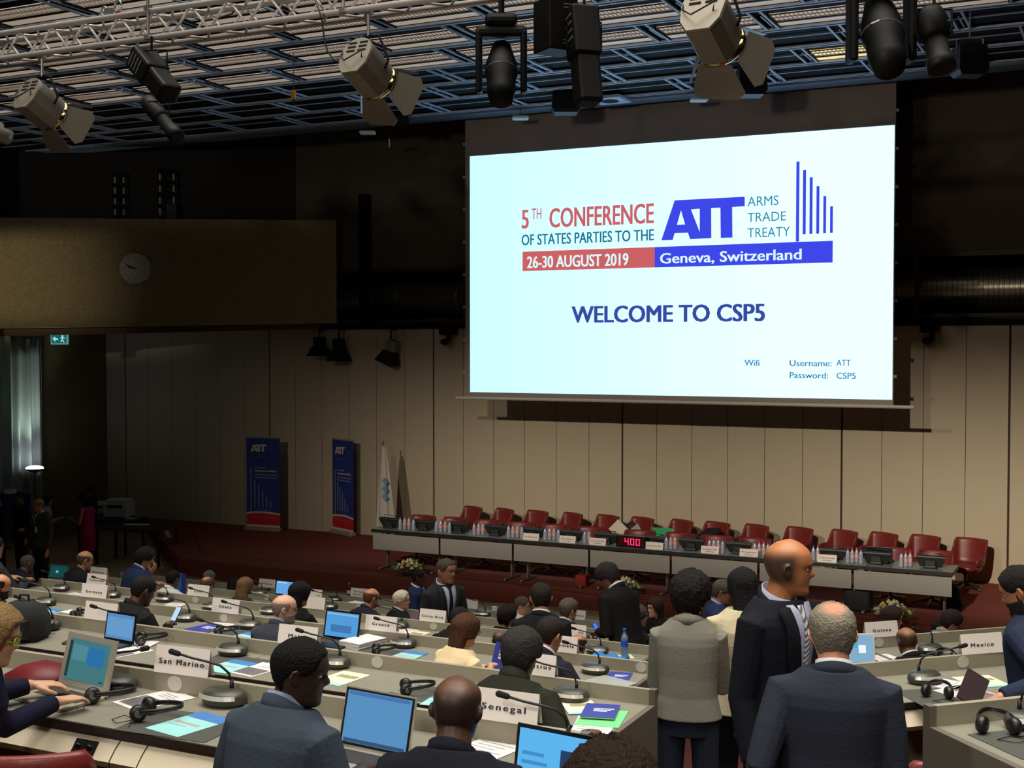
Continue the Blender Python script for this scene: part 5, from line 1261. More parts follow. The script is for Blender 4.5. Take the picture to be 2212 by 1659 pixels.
def hair_shell(style, seed):
    """head surface pushed out where hair grows, tucked in elsewhere"""
    rnd = np.random.RandomState(seed); ang = np.abs((HA+PI) % (2*PI)-PI)
    fz, sz, bz, th, nz_ = dict(short=(.190,.125,.045,.011,.0008), crop=(.186,.122,.05,.007,.0004), full=(.180,.105,.030,.022,.0014), curly=(.178,.10,.030,.032,.0030), grey=(.192,.115,.030,.013,.0012), ring=(.30,.112,.045,.006,.0006), crown=(.188,.112,.025,.012,.0014), woman=(.182,.075,.01,.022,.0010), shaved=(.197,.128,.05,.0035,.0003), stubble=(.30,.118,.045,.0030,.0003))[style]
    line = np.where(ang < PI/2, fz+(sz-fz)*sstep((ang-0.55)/(0.75)), sz+(bz-sz)*sstep((ang-PI/2-0.1)/0.9))
    m = sstep((HZ-line)/0.018+0.5)
    if style in ('ring','stubble'): m = m*sstep((.178-HZ)/.02+0.5)*sstep((ang-0.95)/0.3)
    if style == 'crown':
        d = np.sqrt((HX/.040)**2+((HY+.045)/.050)**2); m = m*np.where(HZ > .16, 0.45+0.55*sstep((d-0.35)/0.9), 1)
    if style in ('shaved',): pass
    t = th*m-(.010*(1-m)**(1.5 if style != 'crown' else 4))+(rnd.randn(*HX.shape)*nz_+nz_*0.8*np.sin(HA*9+HZ*60+seed)*np.sin(HZ*90))*m
    cz = 0.12; nx, ny, nzv = HX, HY+.008, (HZ-cz)*0.9; ln = np.sqrt(nx**2+ny**2+nzv**2)+1e-6
    return grid_mesh(HX+nx/ln*t, HY+ny/ln*t, HZ+nzv/ln*t)
def beard_shell(seed, th=.006):
    rnd = np.random.RandomState(seed); ang = np.abs((HA+PI) % (2*PI)-PI)
    m = sstep((.088-HZ)/.012+0.2)*sstep((1.75-ang)/.25)
    m = np.maximum(m, sstep((.125-HZ)/.02)*np.exp(-((ang-1.5)/.16)**2))
    m = m*(1-np.exp(-(HX/.019)**2-((HZ-.058)/.009)**2)*(HY > 0.03))
    t = th*m-.010*(1-m)+rnd.randn(*HX.shape)*.001*m
    nx, ny = HX, HY+.03; ln = np.sqrt(nx**2+ny**2)+1e-6
    return grid_mesh(HX+nx/ln*t, HY+ny/ln*t, HZ-0.006*m*np.clip((.05-HZ)/.05,0,1))
def hand_mb(mb, M, side, curl=0.5, spread=0.12):
    """palm with five fingers; +Y along the fingers, +Z back of the hand, thumb on the +X*side edge"""
    rings = []
    for y, w, h in ((-.01,.024,.020),(.015,.030,.019),(.045,.040,.016),(.075,.042,.014),(.088,.040,.012)):
        rings.append([(w*math.cos(a), y, h*math.sin(a)) for a in np.linspace(0,2*PI,13)[:-1]])
    mb.loft(rings, M)
    for i, (x, ln, r) in enumerate(((.030,.066,.0085),(.010,.074,.009),(-.010,.069,.0085),(-.029,.054,.0075))):
        x *= side; p = Vector((x,.082,0)); d = Vector((x*spread*8, 1, 0)).normalized(); pts = [p-d*0.02, p]; a = 0.0
        for sgm, f in ((0.45,0.6),(0.32,1.0),(0.23,0.8)):
            a += curl*f; pts.append(pts[-1]+Vector((d.x*math.cos(a), d.y*math.cos(a), -math.sin(a)))*ln*sgm)
        mb.tube(pts, [r*1.05,r*1.05,r,r*.92,r*.8], 7, True, M)
    th = [Vector((.020*side,.015,-.004)), Vector((.042*side,.038,-.010)), Vector((.054*side,.064,-.016-curl*.01)), Vector((.054*side,.090,-.020-curl*.025))]
    mb.tube(th, [.013,.0115,.010,.008], 7, True, M)
def frame(y, zhint):
    y = Vector(y).normalized(); z = Vector(zhint); z = (z-y*z.dot(y)).normalized(); x = y.cross(z)
    return Matrix((x, y, z)).transposed()
def ik(S, T, l1, l2, pole):
    d = T-S; L = min(d.length, (l1+l2)*0.985); u = d.normalized(); T = S+u*L
    a = (l1*l1-l2*l2+L*L)/(2*L); h = math.sqrt(max(l1*l1-a*a, 1e-6))
    p = Vector(pole); p = (p-u*p.dot(u)).normalized()
    return S+u*a+p*h, T
SKIN = {}
def skin(r, g, b):
    return mat('skin %d %d %d' % (r, g, b), rgb(r, g, b), 0.5, nscale=14, namt=0.10, bump=0.05)
def stubble_skin(name, sk, hc, HM, s):
    """skin whose shaved hair shows as a darker, soft-edged band round the sides and back of the head"""
    m = mat(name, rgb(*sk), 0.5, nscale=14, namt=0.10, bump=0.05); nt = m.node_tree; b = nt.nodes['Principled BSDF']
    src = b.inputs['Base Color'].links[0].from_socket
    tc = nt.nodes.new('ShaderNodeTexCoord'); inv = HM.inverted()
    def comp(row):
        d = nt.nodes.new('ShaderNodeVectorMath'); d.operation = 'DOT_PRODUCT'; d.inputs[1].default_value = [inv[row][i]/s for i in range(3)]; nt.links.new(tc.outputs['Object'], d.inputs[0])
        a = nt.nodes.new('ShaderNodeMath'); a.operation = 'ADD'; a.inputs[1].default_value = inv[row][3]; nt.links.new(d.outputs['Value'], a.inputs[0]); return a.outputs[0]
    z, y = comp(2), comp(1)
    def ss(x, a0, a1):
        n = nt.nodes.new('ShaderNodeMapRange'); n.interpolation_type = 'SMOOTHSTEP'; n.inputs[1].default_value = a0; n.inputs[2].default_value = a1; nt.links.new(x, n.inputs[0]); return n.outputs[0]
    out = None
    for q in (ss(z, .035, .085), ss(z, .205, .150), ss(y, .045, .000)):
        if out is None: out = q
        else:
            k = nt.nodes.new('ShaderNodeMath'); k.operation = 'MULTIPLY'; nt.links.new(out, k.inputs[0]); nt.links.new(q, k.inputs[1]); out = k.outputs[0]
    mx = nt.nodes.new('ShaderNodeMix'); mx.data_type = 'RGBA'; nt.links.new(out, mx.inputs[0]); nt.links.new(src, mx.inputs[6]); mx.inputs[7].default_value = rgb(*hc); nt.links.new(mx.outputs[2], b.inputs['Base Color'])
    return m
def crown_hair(name, hc, sk, HM, s):
    """hair that thins softly to the scalp colour at the crown"""
    m = mat(name, rgb(*hc), 0.75, nscale=110, namt=0.4, bump=0.7, spec=0.2); nt = m.node_tree; b = nt.nodes['Principled BSDF']
    src = b.inputs['Base Color'].links[0].from_socket; tc = nt.nodes.new('ShaderNodeTexCoord')
    c = HM @ Vector((0,-.048,.215))*s
    d = nt.nodes.new('ShaderNodeVectorMath'); d.operation = 'DISTANCE'; d.inputs[1].default_value = c; nt.links.new(tc.outputs['Object'], d.inputs[0])
    n = nt.nodes.new('ShaderNodeMapRange'); n.interpolation_type = 'SMOOTHSTEP'; n.inputs[1].default_value = .068; n.inputs[2].default_value = .022; n.inputs[4].default_value = .8; nt.links.new(d.outputs['Value'], n.inputs[0])
    mx = nt.nodes.new('ShaderNodeMix'); mx.data_type = 'RGBA'; nt.links.new(n.outputs[0], mx.inputs[0]); nt.links.new(src, mx.inputs[6]); mx.inputs[7].default_value = rgb(*sk); nt.links.new(mx.outputs[2], b.inputs['Base Color'])
    return m
def cloth(name, r, g, b, nscale=70, amt=0.10, bump=0.15, rough=0.88):
    return mat('cloth '+name, rgb(r, g, b), rough, nscale=nscale, namt=amt, bump=bump, spec=0.15)
def remesh(o, vox, it=3, fac=0.5):
    m = o.modifiers.new('skin', 'REMESH'); m.mode = 'VOXEL'; m.voxel_size = vox; m.use_smooth_shade = True
    if it: s = o.modifiers.new('soften', 'SMOOTH'); s.iterations = it; s.factor = fac
    return o
RING_T = [-.20,-.12,0,.12,.22,.32,.40,.445,.475,.505,.53,.56]
RING_A = [.188,.184,.176,.162,.164,.176,.184,.180,.163,.128,.098,.076]
RING_B = [.125,.124,.122,.113,.114,.122,.124,.116,.105,.092,.080,.072]
M_eye = mat('eye white', rgb(225,220,210), 0.3); M_iris = mat('dark iris', rgb(25,18,14), 0.2)
def person(label, px, where, pose='sit', floor=0.0, yaw=0.0, hy=0.0, hp=0.0, roll=0.0, lean=12, skin_c=(190,140,110), hair=('short',(28,24,22)), top=('navy',28,32,46), shirt=None, tie=None, pants=('dark trousers',24,25,30), arms=('desk','desk'), vox=.008, glasses=None, beard=None, face=True, woman=False, dress=False, long_hair=None, badge=False, build=1.0, H=None, sleeves='long', collar=None, jcollar=True, hemline=-0.08, seatz=0.0, seed=1, open_front=False, skirt=False, tw=1.0):
    """px: pixel of the top of the head; where: function pixel -> world point. Everything is modelled in metres, standing on `floor`."""
    W_ = where(*px)
    ca, sa = math.cos(math.radians(lean)), math.sin(math.radians(lean))
    RX = Matrix.Rotation(-math.radians(lean), 4, 'X')
    sit = pose == 'sit'
    hip0 = 0.50 if sit else 0.92
    HD = Matrix.Rotation(hy, 4, 'Z') @ Matrix.Rotation(-hp, 4, 'X') @ Matrix.Rotation(roll, 4, 'Y')
    def local_top(s):
        base = Vector((0,0,hip0)); neck = base+RX.to_3x3() @ Vector((0,0.0,.535))
        return (neck+HD.to_3x3() @ Vector((0,.034,-.002+.235)))*s
    if H is None:
        s = (W_.z-floor-seatz)/local_top(1.0).z
        s = max(0.80, min(1.16, s))
    else: s = H/1.75
    lt = local_top(s)
    seat_lift = W_.z-floor-lt.z                      # small height left over goes under the seat
    Rz = Matrix.Rotation(yaw, 3, 'Z'); off = Rz @ Vector((lt.x, lt.y, 0))
    loc = Vector((W_.x-off.x, W_.y-off.y, floor+(seat_lift if abs(seat_lift) < 0.35 else 0)))
    hip = Vector((0,0,hip0)); TM = Matrix.Translation(hip) @ RX
    neck = TM @ Vector((0,0,.535)); HM = Matrix.Translation(neck) @ HD @ Matrix.Translation((0,.034,-.002))
    S = Matrix.Scale(s, 4)
    bw = build
    fl = -loc.z+floor
    # ---- joints
    sh = [TM @ Vector((sx*.172*bw*tw,0,.440)) for sx in (-1, 1)]
    el, wr, hd = [], [], []
    tzl = None
    for i, sx in enumerate((-1, 1)):
        a = arms[i]
        if isinstance(a, tuple) and a[0] == 'w': T = (Rz.transposed() @ (Vector(a[1])-loc))/s
        elif isinstance(a, tuple): T = Vector(a[:3])
        elif a == 'desk': T = Vector((sx*.15, .40, .80))
        elif a == 'lap': T = Vector((sx*.12, .26, .66))
        elif a == 'down': T = Vector((sx*.222*bw, .05, hip0-.12))
        elif a == 'hold': T = Vector((sx*.09, .30, hip0+.24))
        elif a == 'chin': T = (HM @ Vector((sx*.02,.075,-.05)))
        elif a == 'pocket': T = Vector((sx*.20*bw,.06,hip0-.02))
        elif a == 'behind': T = Vector((sx*.10,-.16,hip0+.02))
        pole = Vector((sx*.7,-.35,-.9)) if a in ('desk','lap') else (Vector((sx*.12,-1,-.1)) if a == 'down' else (Vector((sx*.30,-.5,-.9)) if a == 'hold' else Vector((sx*.45,-.8,-.5))))
        e, t_ = ik(sh[i], T, .29, .255, pole); el.append(e); wr.append(t_)
        d = (t_-e).normalized()
        hd.append(d)
    # ---- body: one continuous skin surface
    B = MB()
    vs, fs = grid_mesh(HX*(0.96 if woman else 1.0), HY, HZ); B.add(vs, fs, S @ HM)
    for sx in (-1, 1):
        E_ = HM @ Matrix.Translation((sx*.074,-.012,.112)) @ Matrix.Rotation(sx*0.35,4,'Z') @ Matrix.Rotation(0.15,4,'X')
        B.ell((0,0,0), (.009,.018,.031), S @ E_, 10, 8); B.tube([(sx*.006,-.016,-.012),(sx*.011,-.018,.008),(sx*.011,-.008,.026),(sx*.009,.008,.026),(sx*.005,.013,.012)], .0055, 6, True, S @ E_)
    nb = HM @ Vector((0,-.022,.055))
    B.tube([TM @ Vector((0,-.005,.44)), TM @ Vector((0,.0,.52)), nb], [.075*bw,.058*(.88 if woman else 1.0)*bw**.5,.056*(.88 if woman else 1.0)*bw**.5], 14, True, S)
    k_ = 0.78
    B.loft([[(a*k_*bw*tw*math.cos(q), b*k_*bw*math.sin(q), t) for q in np.linspace(0,2*PI,21)[:-1]] for t, a, b in list(zip(RING_T, RING_A, RING_B))[2:10]], S @ TM)
    for i, sx in enumerate((-1, 1)):
        s0 = sh[i] if sleeves == 'none' else sh[i]+(el[i]-sh[i])*.22
        B.tube([s0, (sh[i]+el[i])/2, el[i], (el[i]+wr[i])/2, wr[i]], [.046*bw if sleeves == 'none' else .034,.042*bw if sleeves == 'none' else .036,.034,.033,.025], 10, True, S)
        if sleeves != 'none': B.tube([TM @ Vector((sx*.06,0,.40)), s0], [.04,.034], 8, True, S)
        palm = Vector((0,0,1)) if not sit else Vector((0,0,1))
        if arms[i] == 'down' or arms[i] == 'pocket': palm = Vector((sx,0,0))
        if arms[i] in ('hold',): palm = Vector((sx*.8,0,.6))
        if arms[i] == 'chin': palm = Vector((sx,.5,0))
        fd = hd[i].copy()
        if arms[i] in ('desk','lap') or isinstance(arms[i], tuple): fd = Vector((fd.x*.6-sx*.15, fd.y, min(fd.z, -.05))).normalized()
        hand_mb(B, S @ Matrix.Translation(wr[i]+fd*.012) @ frame(fd, palm).to_4x4(), -sx*(1 if arms[i] not in ('down','pocket') else -1)*(1), 0.35 if arms[i] in ('desk',) or isinstance(arms[i], tuple) else 0.6)
    if sit: LG = [(Vector((sx*.085,0,hip0)), Vector((sx*.12,.43,hip0-.01)), Vector((sx*.125,.40,.08))) for sx in (-1, 1)]
    else: LG = [(Vector((sx*.085,0,hip0)), Vector((sx*.10,.02,.49)), Vector((sx*.115,-.02,.085))) for sx in (-1, 1)]
    for h_, kn, an in LG: B.tube([h_, kn, (kn+an)/2+Vector((0,-.015,0)), an], [.080*bw,.052,.050,.036], 10, True, S); B.tube([an+Vector((0,-.04,-.04)), an+Vector((0,.06,-.045)), an+Vector((0,.14,-.058))], [.034,.034,.022], 8, True, S)
    bmat = skin(*skin_c)
    if hair and hair[0] == 'stubble': bmat = stubble_skin('stubbled skin %d' % seed, skin_c, hair[1], HM, s); hair_shellless = True
    else: hair_shellless = False
    body = B.build('person', bmat, None, True, loc, (0,0,yaw))
    remesh(body, vox, 2, 0.45)
    tag(body, label, 'person')
    # ---- clothes
    cm = cloth(*top) if len(top) == 4 else top
    def wear(mb, name, m, v=None, it=4):
        o = mb.build(name, m, body, True); remesh(o, v or vox*1.15, it); return o
    J = MB(); gz = .013
    rr = [(t, a*bw*tw, b*bw) for t, a, b in zip(RING_T, RING_A, RING_B) if t <= .535]
    if woman: rr = [(t, a*(0.90 if .1 < t < .3 else .95), b*(1.12 if .28 < t < .42 else 1.0)) for t, a, b in rr]
    if not sit and not skirt: rr = [(hemline, .192*bw, .132*bw)]+[q for q in rr if q[0] > hemline+.02]
    if sit: rr = [q for q in rr if q[0] >= -.13]
    top_t = .53 if not dress else .50
    rr = [q for q in rr if q[0] <= top_t+.006]
    J.loft([[((a+gz)*math.cos(q)*(abs(math.cos(q))**-.12 if abs(math.cos(q)) > .2 else 1.2), (b+gz)*math.sin(q)*1.0, t) for q in np.linspace(0,2*PI,25)[:-1]] for t, a, b in rr], S @ TM)
    jr = 1.0 if not woman else .9
    for i, sx in enumerate((-1, 1)):
        if sleeves == 'long':
            J.tube([TM @ Vector((sx*.11*bw,0,.440)), sh[i], sh[i]+(el[i]-sh[i])*.5, el[i], el[i]+(wr[i]-el[i])*.5, wr[i]-hd[i]*.012], [.068*bw*jr,.066*bw*jr,.061*bw*jr,.056*jr,.050*jr,.042*jr], 12, False, S)
        elif sleeves == 'short':
            J.tube([TM @ Vector((sx*.11*bw,0,.440)), sh[i], sh[i]+(el[i]-sh[i])*.55], [.066*bw*jr,.070*bw*jr,.062*bw*jr], 12, False, S)
    wear(J, 'dress' if dress else ('blouse' if woman else 'jacket'), cm)
    # collar band
    if jcollar:
        C = MB(); n = 28
        rings = []
        for q in np.linspace(-2.35, 2.35, n):
            c_, s_ = math.sin(q), -math.cos(q)       # starts at the back
            f = (1+math.cos(q))/2                    # 1 at the back, 0 in front
            ro = .074; zb = .510-.045*(1-f); zt = .572-.075*(1-f)
            rings.append([(c_*ro*bw**.5+(c_*.010), s_*ro*1.02-.004, zb), (c_*(ro+.016), s_*(ro+.016)-.004, zb-.01), (c_*(ro+.007), s_*(ro+.007)-.004, zt), (c_*(ro-.004), s_*(ro-.004)-.004, zt)])
        C.loft(rings, S @ TM); C.build('jacket_collar', cm, body, True)
    if shirt:
        C = MB(); rings = []
        for q in np.linspace(-2.9, 2.9, 30):
            c_, s_ = math.sin(q), -math.cos(q); f = (1+math.cos(q))/2
            ro = .066; zb = .49; zt = .582-.052*(1-f)
            rings.append([(c_*ro, s_*ro*1.03, zb), (c_*(ro+.004), s_*(ro+.004)*1.03, zb), (c_*(ro+.003), s_*(ro+.003)*1.03, zt), (c_*(ro-.002), s_*(ro-.002)*1.03, zt)])
        C.loft(rings, S @ TM); C.build('shirt_collar', cloth(*shirt), body, True)
        if open_front:
            def fy(t): return float(np.interp(t, RING_T, RING_B))*bw+gz
            C = MB(); rings = []
            for t in np.linspace(.10, .52, 14):
                w = .004+.066*((t-.10)/.42)**.8; y = fy(t)+.003-(.0 if t < .46 else (t-.46)*.10)
                rings.append([(x, y-.10*x*x*20*.1-(0 if q_ else .012), t) for q_, x in ((1,-w),(1,-w*.4),(1,w*.4),(1,w),(0,w),(0,-w))])
            C.loft(rings, S @ TM); C.build('shirt_front', cloth(*shirt), body, True)
            for sx in (-1, 1):
                C = MB(); rings = []
                for t in np.linspace(.10, .515, 12):
                    w = .004+.066*((t-.10)/.42)**.8; y = fy(t)+.010-(.0 if t < .46 else (t-.46)*.10); lw = .012+.050*math.sin(min(1,(t-.08)/.34)*PI*.62)
                    rings.append([(sx*w, y, t), (sx*(w+lw), y-.006-.10*lw, t), (sx*(w+lw), y-.014-.10*lw, t), (sx*w, y-.010, t)])
                C.loft(rings, S @ TM); C.build('lapel', cm, body, True)
            if tie:
                C = MB(); rings = []
                for t in np.linspace(.06, .515, 12):
                    w = (.034-.022*((t-.06)/.45)) if t < .49 else .017; y = fy(t)+.009-(.0 if t < .46 else (t-.46)*.10)
                    rings.append([(-w,y,t),(0,y+.004,t),(w,y,t),(w,y-.006,t),(-w,y-.006,t)])
                C.loft(rings, S @ TM); C.build('tie', tie, body, True)
    if badge:
        C = MB(); C.box(-.105,-.035,.150,.154,.20,.295, S @ TM); C.build('badge', mat('white badge', rgb(220,220,222), 0.5), body)
    # ---- trousers / skirt and shoes
    P = MB()
    pm = cloth(*pants)
    if skirt or dress:
        if sit: P.tube([(0,-.02,hip0),(0,.2,hip0+.0),(0,.42,hip0-.01)], [.17,.165,.15], 16, True, S)
        else: P.loft([[(a*math.cos(q), b*math.sin(q), z) for q in np.linspace(0,2*PI,25)[:-1]] for z, a, b in ((.50,.165,.135),(.62,.175,.145),(.80,.185,.155),(.94,.178,.140),(1.02,.158,.122))], S)
        wear(P, 'skirt', pm if not dress else cm)
    else:
        P.loft([[((a)*bw*math.cos(q), (b)*bw*math.sin(q), z+hip0) for q in np.linspace(0,2*PI,21)[:-1]] for z, a, b in ((-.09,.165,.115),(0,.172,.124),(.10,.160,.114))], S)
        for h_, kn, an in LG: P.tube([h_, h_*.55+kn*.45, kn, (kn+an)/2, an+Vector((0,0,-.01))], [.092*bw,.082*bw,.068,.062,.056], 12, False, S)
        wear(P, 'trousers', pm, vox*1.4)
    for h_, kn, an in LG:
        F = MB(); F.loft([[(an.x+x*w, an.y+y, z) for x, z in ((-1,.004),(1,.004),(1.02,.03),(.7,h),(-.7,h),(-1.02,.03))] for y, w, h in ((-.075,.034,.07),(-.03,.040,.10),(.05,.046,.075),(.12,.045,.05),(.18,.030,.032))], S); F.build('shoe', mat('black shoe leather', rgb(18,16,15), 0.35), body, True)
    # ---- hair, beard, eyes, glasses
    if hair and not hair_shellless:
        vs, fs = hair_shell(hair[0], seed); hm = mat('hair %d %d %d' % hair[1], rgb(*hair[1]), 0.75, nscale=110, namt=0.4, bump=0.7, spec=0.2)
        if hair[0] == 'crown': hm = crown_hair('thinning hair %d' % seed, hair[1], skin_c, HM, s)
        if hair[0] == 'woman' or long_hair:
            hb = MB(); hb.add(vs, fs, S @ HM); lz = long_hair if long_hair is not None else -.02
            rings = []
            for f in np.linspace(0, 1, 14):
                z = .19+(lz-.19)*f; w = .088*(1-.15*f**2)*(1 if f > .08 else .8); d = .070*(1-.25*f)*(1 if f > .08 else .8); yc = -.048-.025*f
                rings.append([(w*math.cos(q)*(1+.06*math.sin(7*q+5*f)), yc+d*math.sin(q)*(1+.06*math.sin(9*q)), z+.012*math.sin(5*q)*(f > .95)) for q in np.linspace(0,2*PI,29)[:-1]])
            hb.loft(rings, S @ HM)
        else: hb = MB(); hb.add(vs, fs, S @ HM)
        hb.build('hair', hm, body, True)
    if beard:
        vs, fs = beard_shell(seed); b_ = MB(); b_.add(vs, fs, S @ HM); b_.build('beard', mat('beard %d %d %d' % beard, rgb(*beard), 0.85, nscale=80, namt=0.3, bump=0.5), body, True)
    if face:
        for sx in (-1, 1):
            e_ = MB(); e_.ell((sx*.031,.0655,.121),(.0115,.0115,.0080)); e_.mi = 1; e_.ell((sx*.031,.0745,.121),(.0052,.0030,.0052)); 
            q = MB(); q.m = e_.m; q.f = e_.f; q.v = [tuple(S @ HM @ Vector(v)) for v in e_.v]; q.build('eye', [M_eye, M_iris], body, True)
            if hair: 
                e_ = MB(); e_.tube([(sx*.014,.090,.1405),(sx*.030,.090,.1455),(sx*.050,.078,.1415)], [.0038,.0042,.0025], 6, True, S @ HM); e_.build('eyebrow', mat('brow %d %d %d' % hair[1], rgb(*[int(c*.8) for c in hair[1]]), 0.9), body, True)
    if glasses:
        g_ = MB()
        for sx in (-1, 1):
            g_.tube([(sx*.033+.023*math.cos(a), .092-.12*abs(sx*.033+.023*math.cos(a))**1.6, .120+.018*math.sin(a)) for a in np.linspace(0,2*PI,17)], .0026, 6, False, S @ HM)
            g_.tube([(sx*.056,.084,.124),(sx*.074,.05,.126),(sx*.077,-.01,.124)], .0026, 6, False, S @ HM)
        g_.tube([(-.011,.094,.122),(.011,.094,.122)], .0026, 6, False, S @ HM); g_.build('glasses', glasses, body, True)
    PEOPLE.append((body, loc, yaw, sit, s, label))
    body['_wr'] = [list((S @ Matrix.Translation((0,0,0))) @ w_) for w_ in wr][0]
    del body['_wr']
    W2 = Matrix.Translation(loc) @ Matrix.Rotation(yaw,4,'Z')
    return body, [W2 @ (S @ w_) for w_ in wr]
PEOPLE = []
def atL(k, back=0.80): return lambda u, v: Py(u, v, row_d(k)-back)
def atR(k, back=0.80): return lambda u, v: Pn(u, v, row_d(k)-back)
def atZ(Z): return lambda u, v: Pd(u, v, Z)
BLK = ('short',(24,20,18)); BALD = None; SHV = ('shaved',(30,24,20))
AFR = (74,48,36); AFR2 = (92,60,44); BRN = (150,102,72); TAN = (182,128,92); FAIR = (205,158,128); PINK = (214,160,134)
WSH = ('white shirt',205,205,210); BSH = ('pale blue shirt',150,165,195); LSH = ('lilac shirt',168,168,190)
NAVY = ('navy suit',24,28,40); BLKS = ('black suit',24,24,25); CHAR = ('charcoal suit',34,35,36); SLATE = ('slate blue jacket',58,68,80); OLIV = ('dark olive jacket',36,37,30); BLUE = ('blue suit',36,46,78); PLUM = ('plum navy suit',34,32,44)
M_tie1 = mat('striped tie', rgb(90,92,110), 0.6, nscale=0); 
nt = M_tie1.node_tree; wv = nt.nodes.new('ShaderNodeTexWave'); wv.inputs['Scale'].default_value = 26; wv.bands_direction = 'DIAGONAL'; tcn = nt.nodes.new('ShaderNodeTexCoord'); rmp = nt.nodes.new('ShaderNodeValToRGB'); rmp.color_ramp.elements[0].color = rgb(50,52,70); rmp.color_ramp.elements[1].color = rgb(200,200,212)
nt.links.new(tcn.outputs['Object'], wv.inputs['Vector']); nt.links.new(wv.outputs['Fac'], rmp.inputs[0]); nt.links.new(rmp.outputs[0], nt.nodes['Principled BSDF'].inputs['Base Color'])
M_tie2 = cloth('dark tie', 22, 22, 30)
M_gl = mat('black glasses frame', rgb(16,15,15), 0.3); M_gly = mat('yellow green glasses frame', rgb(165,180,50), 0.35); M_glm = mat('wire glasses frame', rgb(120,110,95), 0.25, 0.8)
R_ = math.radians
# ---- front rows
person('person in slate blue jacket with short black hair turned in profile beside a laptop', (660,1379), atL(0,.84), floor=floor_z(0), yaw=R_(-8), hy=R_(-52), hp=R_(8), lean=14, skin_c=(60,42,34), hair=('crop',(14,12,12)), top=SLATE, shirt=BSH, arms=((-.2,.33,.74),(.16,.34,.76)), vox=.005, build=1.06)
person('bald person in dark navy suit seen from behind below the Senegal plate', (992,1457), atL(0,.84), floor=floor_z(0), yaw=R_(10), hy=R_(2), hp=R_(10), lean=16, skin_c=AFR2, hair=('stubble',(52,38,32)), top=('midnight suit',22,24,34), arms=('desk','desk'), vox=.005, build=1.12, seed=3)
W3, wr3 = person('blond person in navy top with yellow-rimmed glasses typing at the left edge', (2,1312), atL(0,.86), floor=floor_z(0), yaw=R_(-42), hy=R_(-14), hp=R_(14), lean=12, skin_c=FAIR, hair=('woman',(142,114,74)), long_hair=.02, top=('navy knit',28,28,50), arms=(('w',Pz(66,1480,top_z(0)+.075)),('w',Pz(122,1516,top_z(0)+.07))), vox=.005, glasses=M_gly, woman=True, build=.95, jcollar=False, pants=('white trousers',190,185,178))
person('person in dark olive jacket with greying black hair behind the Senegal plate', (1133,1360), atL(1,.82), floor=floor_z(1), yaw=R_(-4), hy=R_(4), hp=R_(16), lean=22, skin_c=AFR2, hair=('full',(44,44,42)), top=OLIV, shirt=('dark shirt',40,40,34), arms=('chin',(.34,.30,.74)), vox=.006, build=1.1, seed=5)
person('person in cream short-sleeved blouse with bobbed brown hair holding a blue booklet', (1010,1329), atL(2,.82), floor=floor_z(2), yaw=R_(-22), hy=R_(-6), hp=R_(8), lean=14, skin_c=FAIR, hair=('woman',(74,48,30)), long_hair=.0, top=('cream blouse',222,200,160), arms=('desk',(.10,.34,.86)), sleeves='short', vox=.0065, glasses=M_gl, woman=True, jcollar=False, seed=6, pants=('dark skirt',30,28,30))
person('person in plum navy suit with dark hair behind the Mauritius plate', (1195,1334), atL(2,.82), floor=floor_z(2), yaw=R_(-12), hy=R_(-4), hp=R_(14), lean=18, skin_c=TAN, hair=('short',(38,30,26)), top=PLUM, shirt=WSH, arms=('desk',(.30,.36,.78)), vox=.0065, build=1.05, seed=7)
person('person with close-cropped dark head bowed beside the blue booklet', (1083,1362), atL(3,.70), floor=floor_z(3), yaw=R_(0), hp=R_(18), lean=30, skin_c=AFR2, hair=('stubble',(52,38,32)), top=CHAR, arms=('desk','desk'), vox=.009, seed=8)
person('bald brown-skinned person bowed over the desk behind the Guatemala plate', (1252,1369), atL(3,.74), floor=floor_z(3), yaw=R_(5), hp=R_(14), lean=26, skin_c=(168,110,74), hair=('ring',(52,38,30)), top=CHAR, arms=('desk','desk'), vox=.008, seed=9)
person('bald grey-bearded person with glasses and grey suit beside the black laptop', (617,1284), atL(2,.80), floor=floor_z(2), yaw=R_(0), hy=R_(-50), hp=R_(4), lean=12, skin_c=PINK, hair=('ring',(140,125,110)), top=('slate grey suit',58,60,70), shirt=BSH, arms=('desk','desk'), vox=.0065, glasses=M_glm, beard=(150,135,120), build=1.08, seed=10)
person('person in black with long black hair behind the bald bearded person', (650,1259), atL(3,.80), floor=floor_z(3), yaw=R_(-6), hy=R_(-14), hp=R_(6), lean=12, skin_c=TAN, hair=('woman',(16,14,15)), long_hair=-.30, top=('black dress',20,20,21), arms=('desk','desk'), vox=.008, woman=True, jcollar=False, seed=11)
person('person in black suit seen from behind looking at a bright phone', (320,1245), atL(2,.86), floor=floor_z(2), yaw=R_(-14), hy=R_(-10), hp=R_(20), lean=20, skin_c=AFR, hair=('crop',(24,20,18)), top=('black brown suit',26,25,23), arms=('lap',(.17,.37,.84)), vox=.007, build=1.12, seed=12)
person('person in blue suit with dark hair leaning on one hand above the Germany plate', (320,1184), atL(4,.82), floor=floor_z(4), yaw=R_(-18), hy=R_(-24), hp=R_(14), lean=16, skin_c=TAN, hair=('full',(30,26,24)), top=BLUE, shirt=WSH, arms=('desk','chin'), vox=.0085, build=1.05, seed=13)
person('balding person in dark suit seen from behind left of the Cameroon plate', (187,1190), atL(4,.82), floor=floor_z(4), yaw=R_(-10), hy=R_(-20), hp=R_(10), lean=16, skin_c=(190,136,100), hair=('ring',(90,74,60)), top=('ink suit',28,30,34), arms=('desk','desk'), vox=.0085, build=1.1, seed=14)
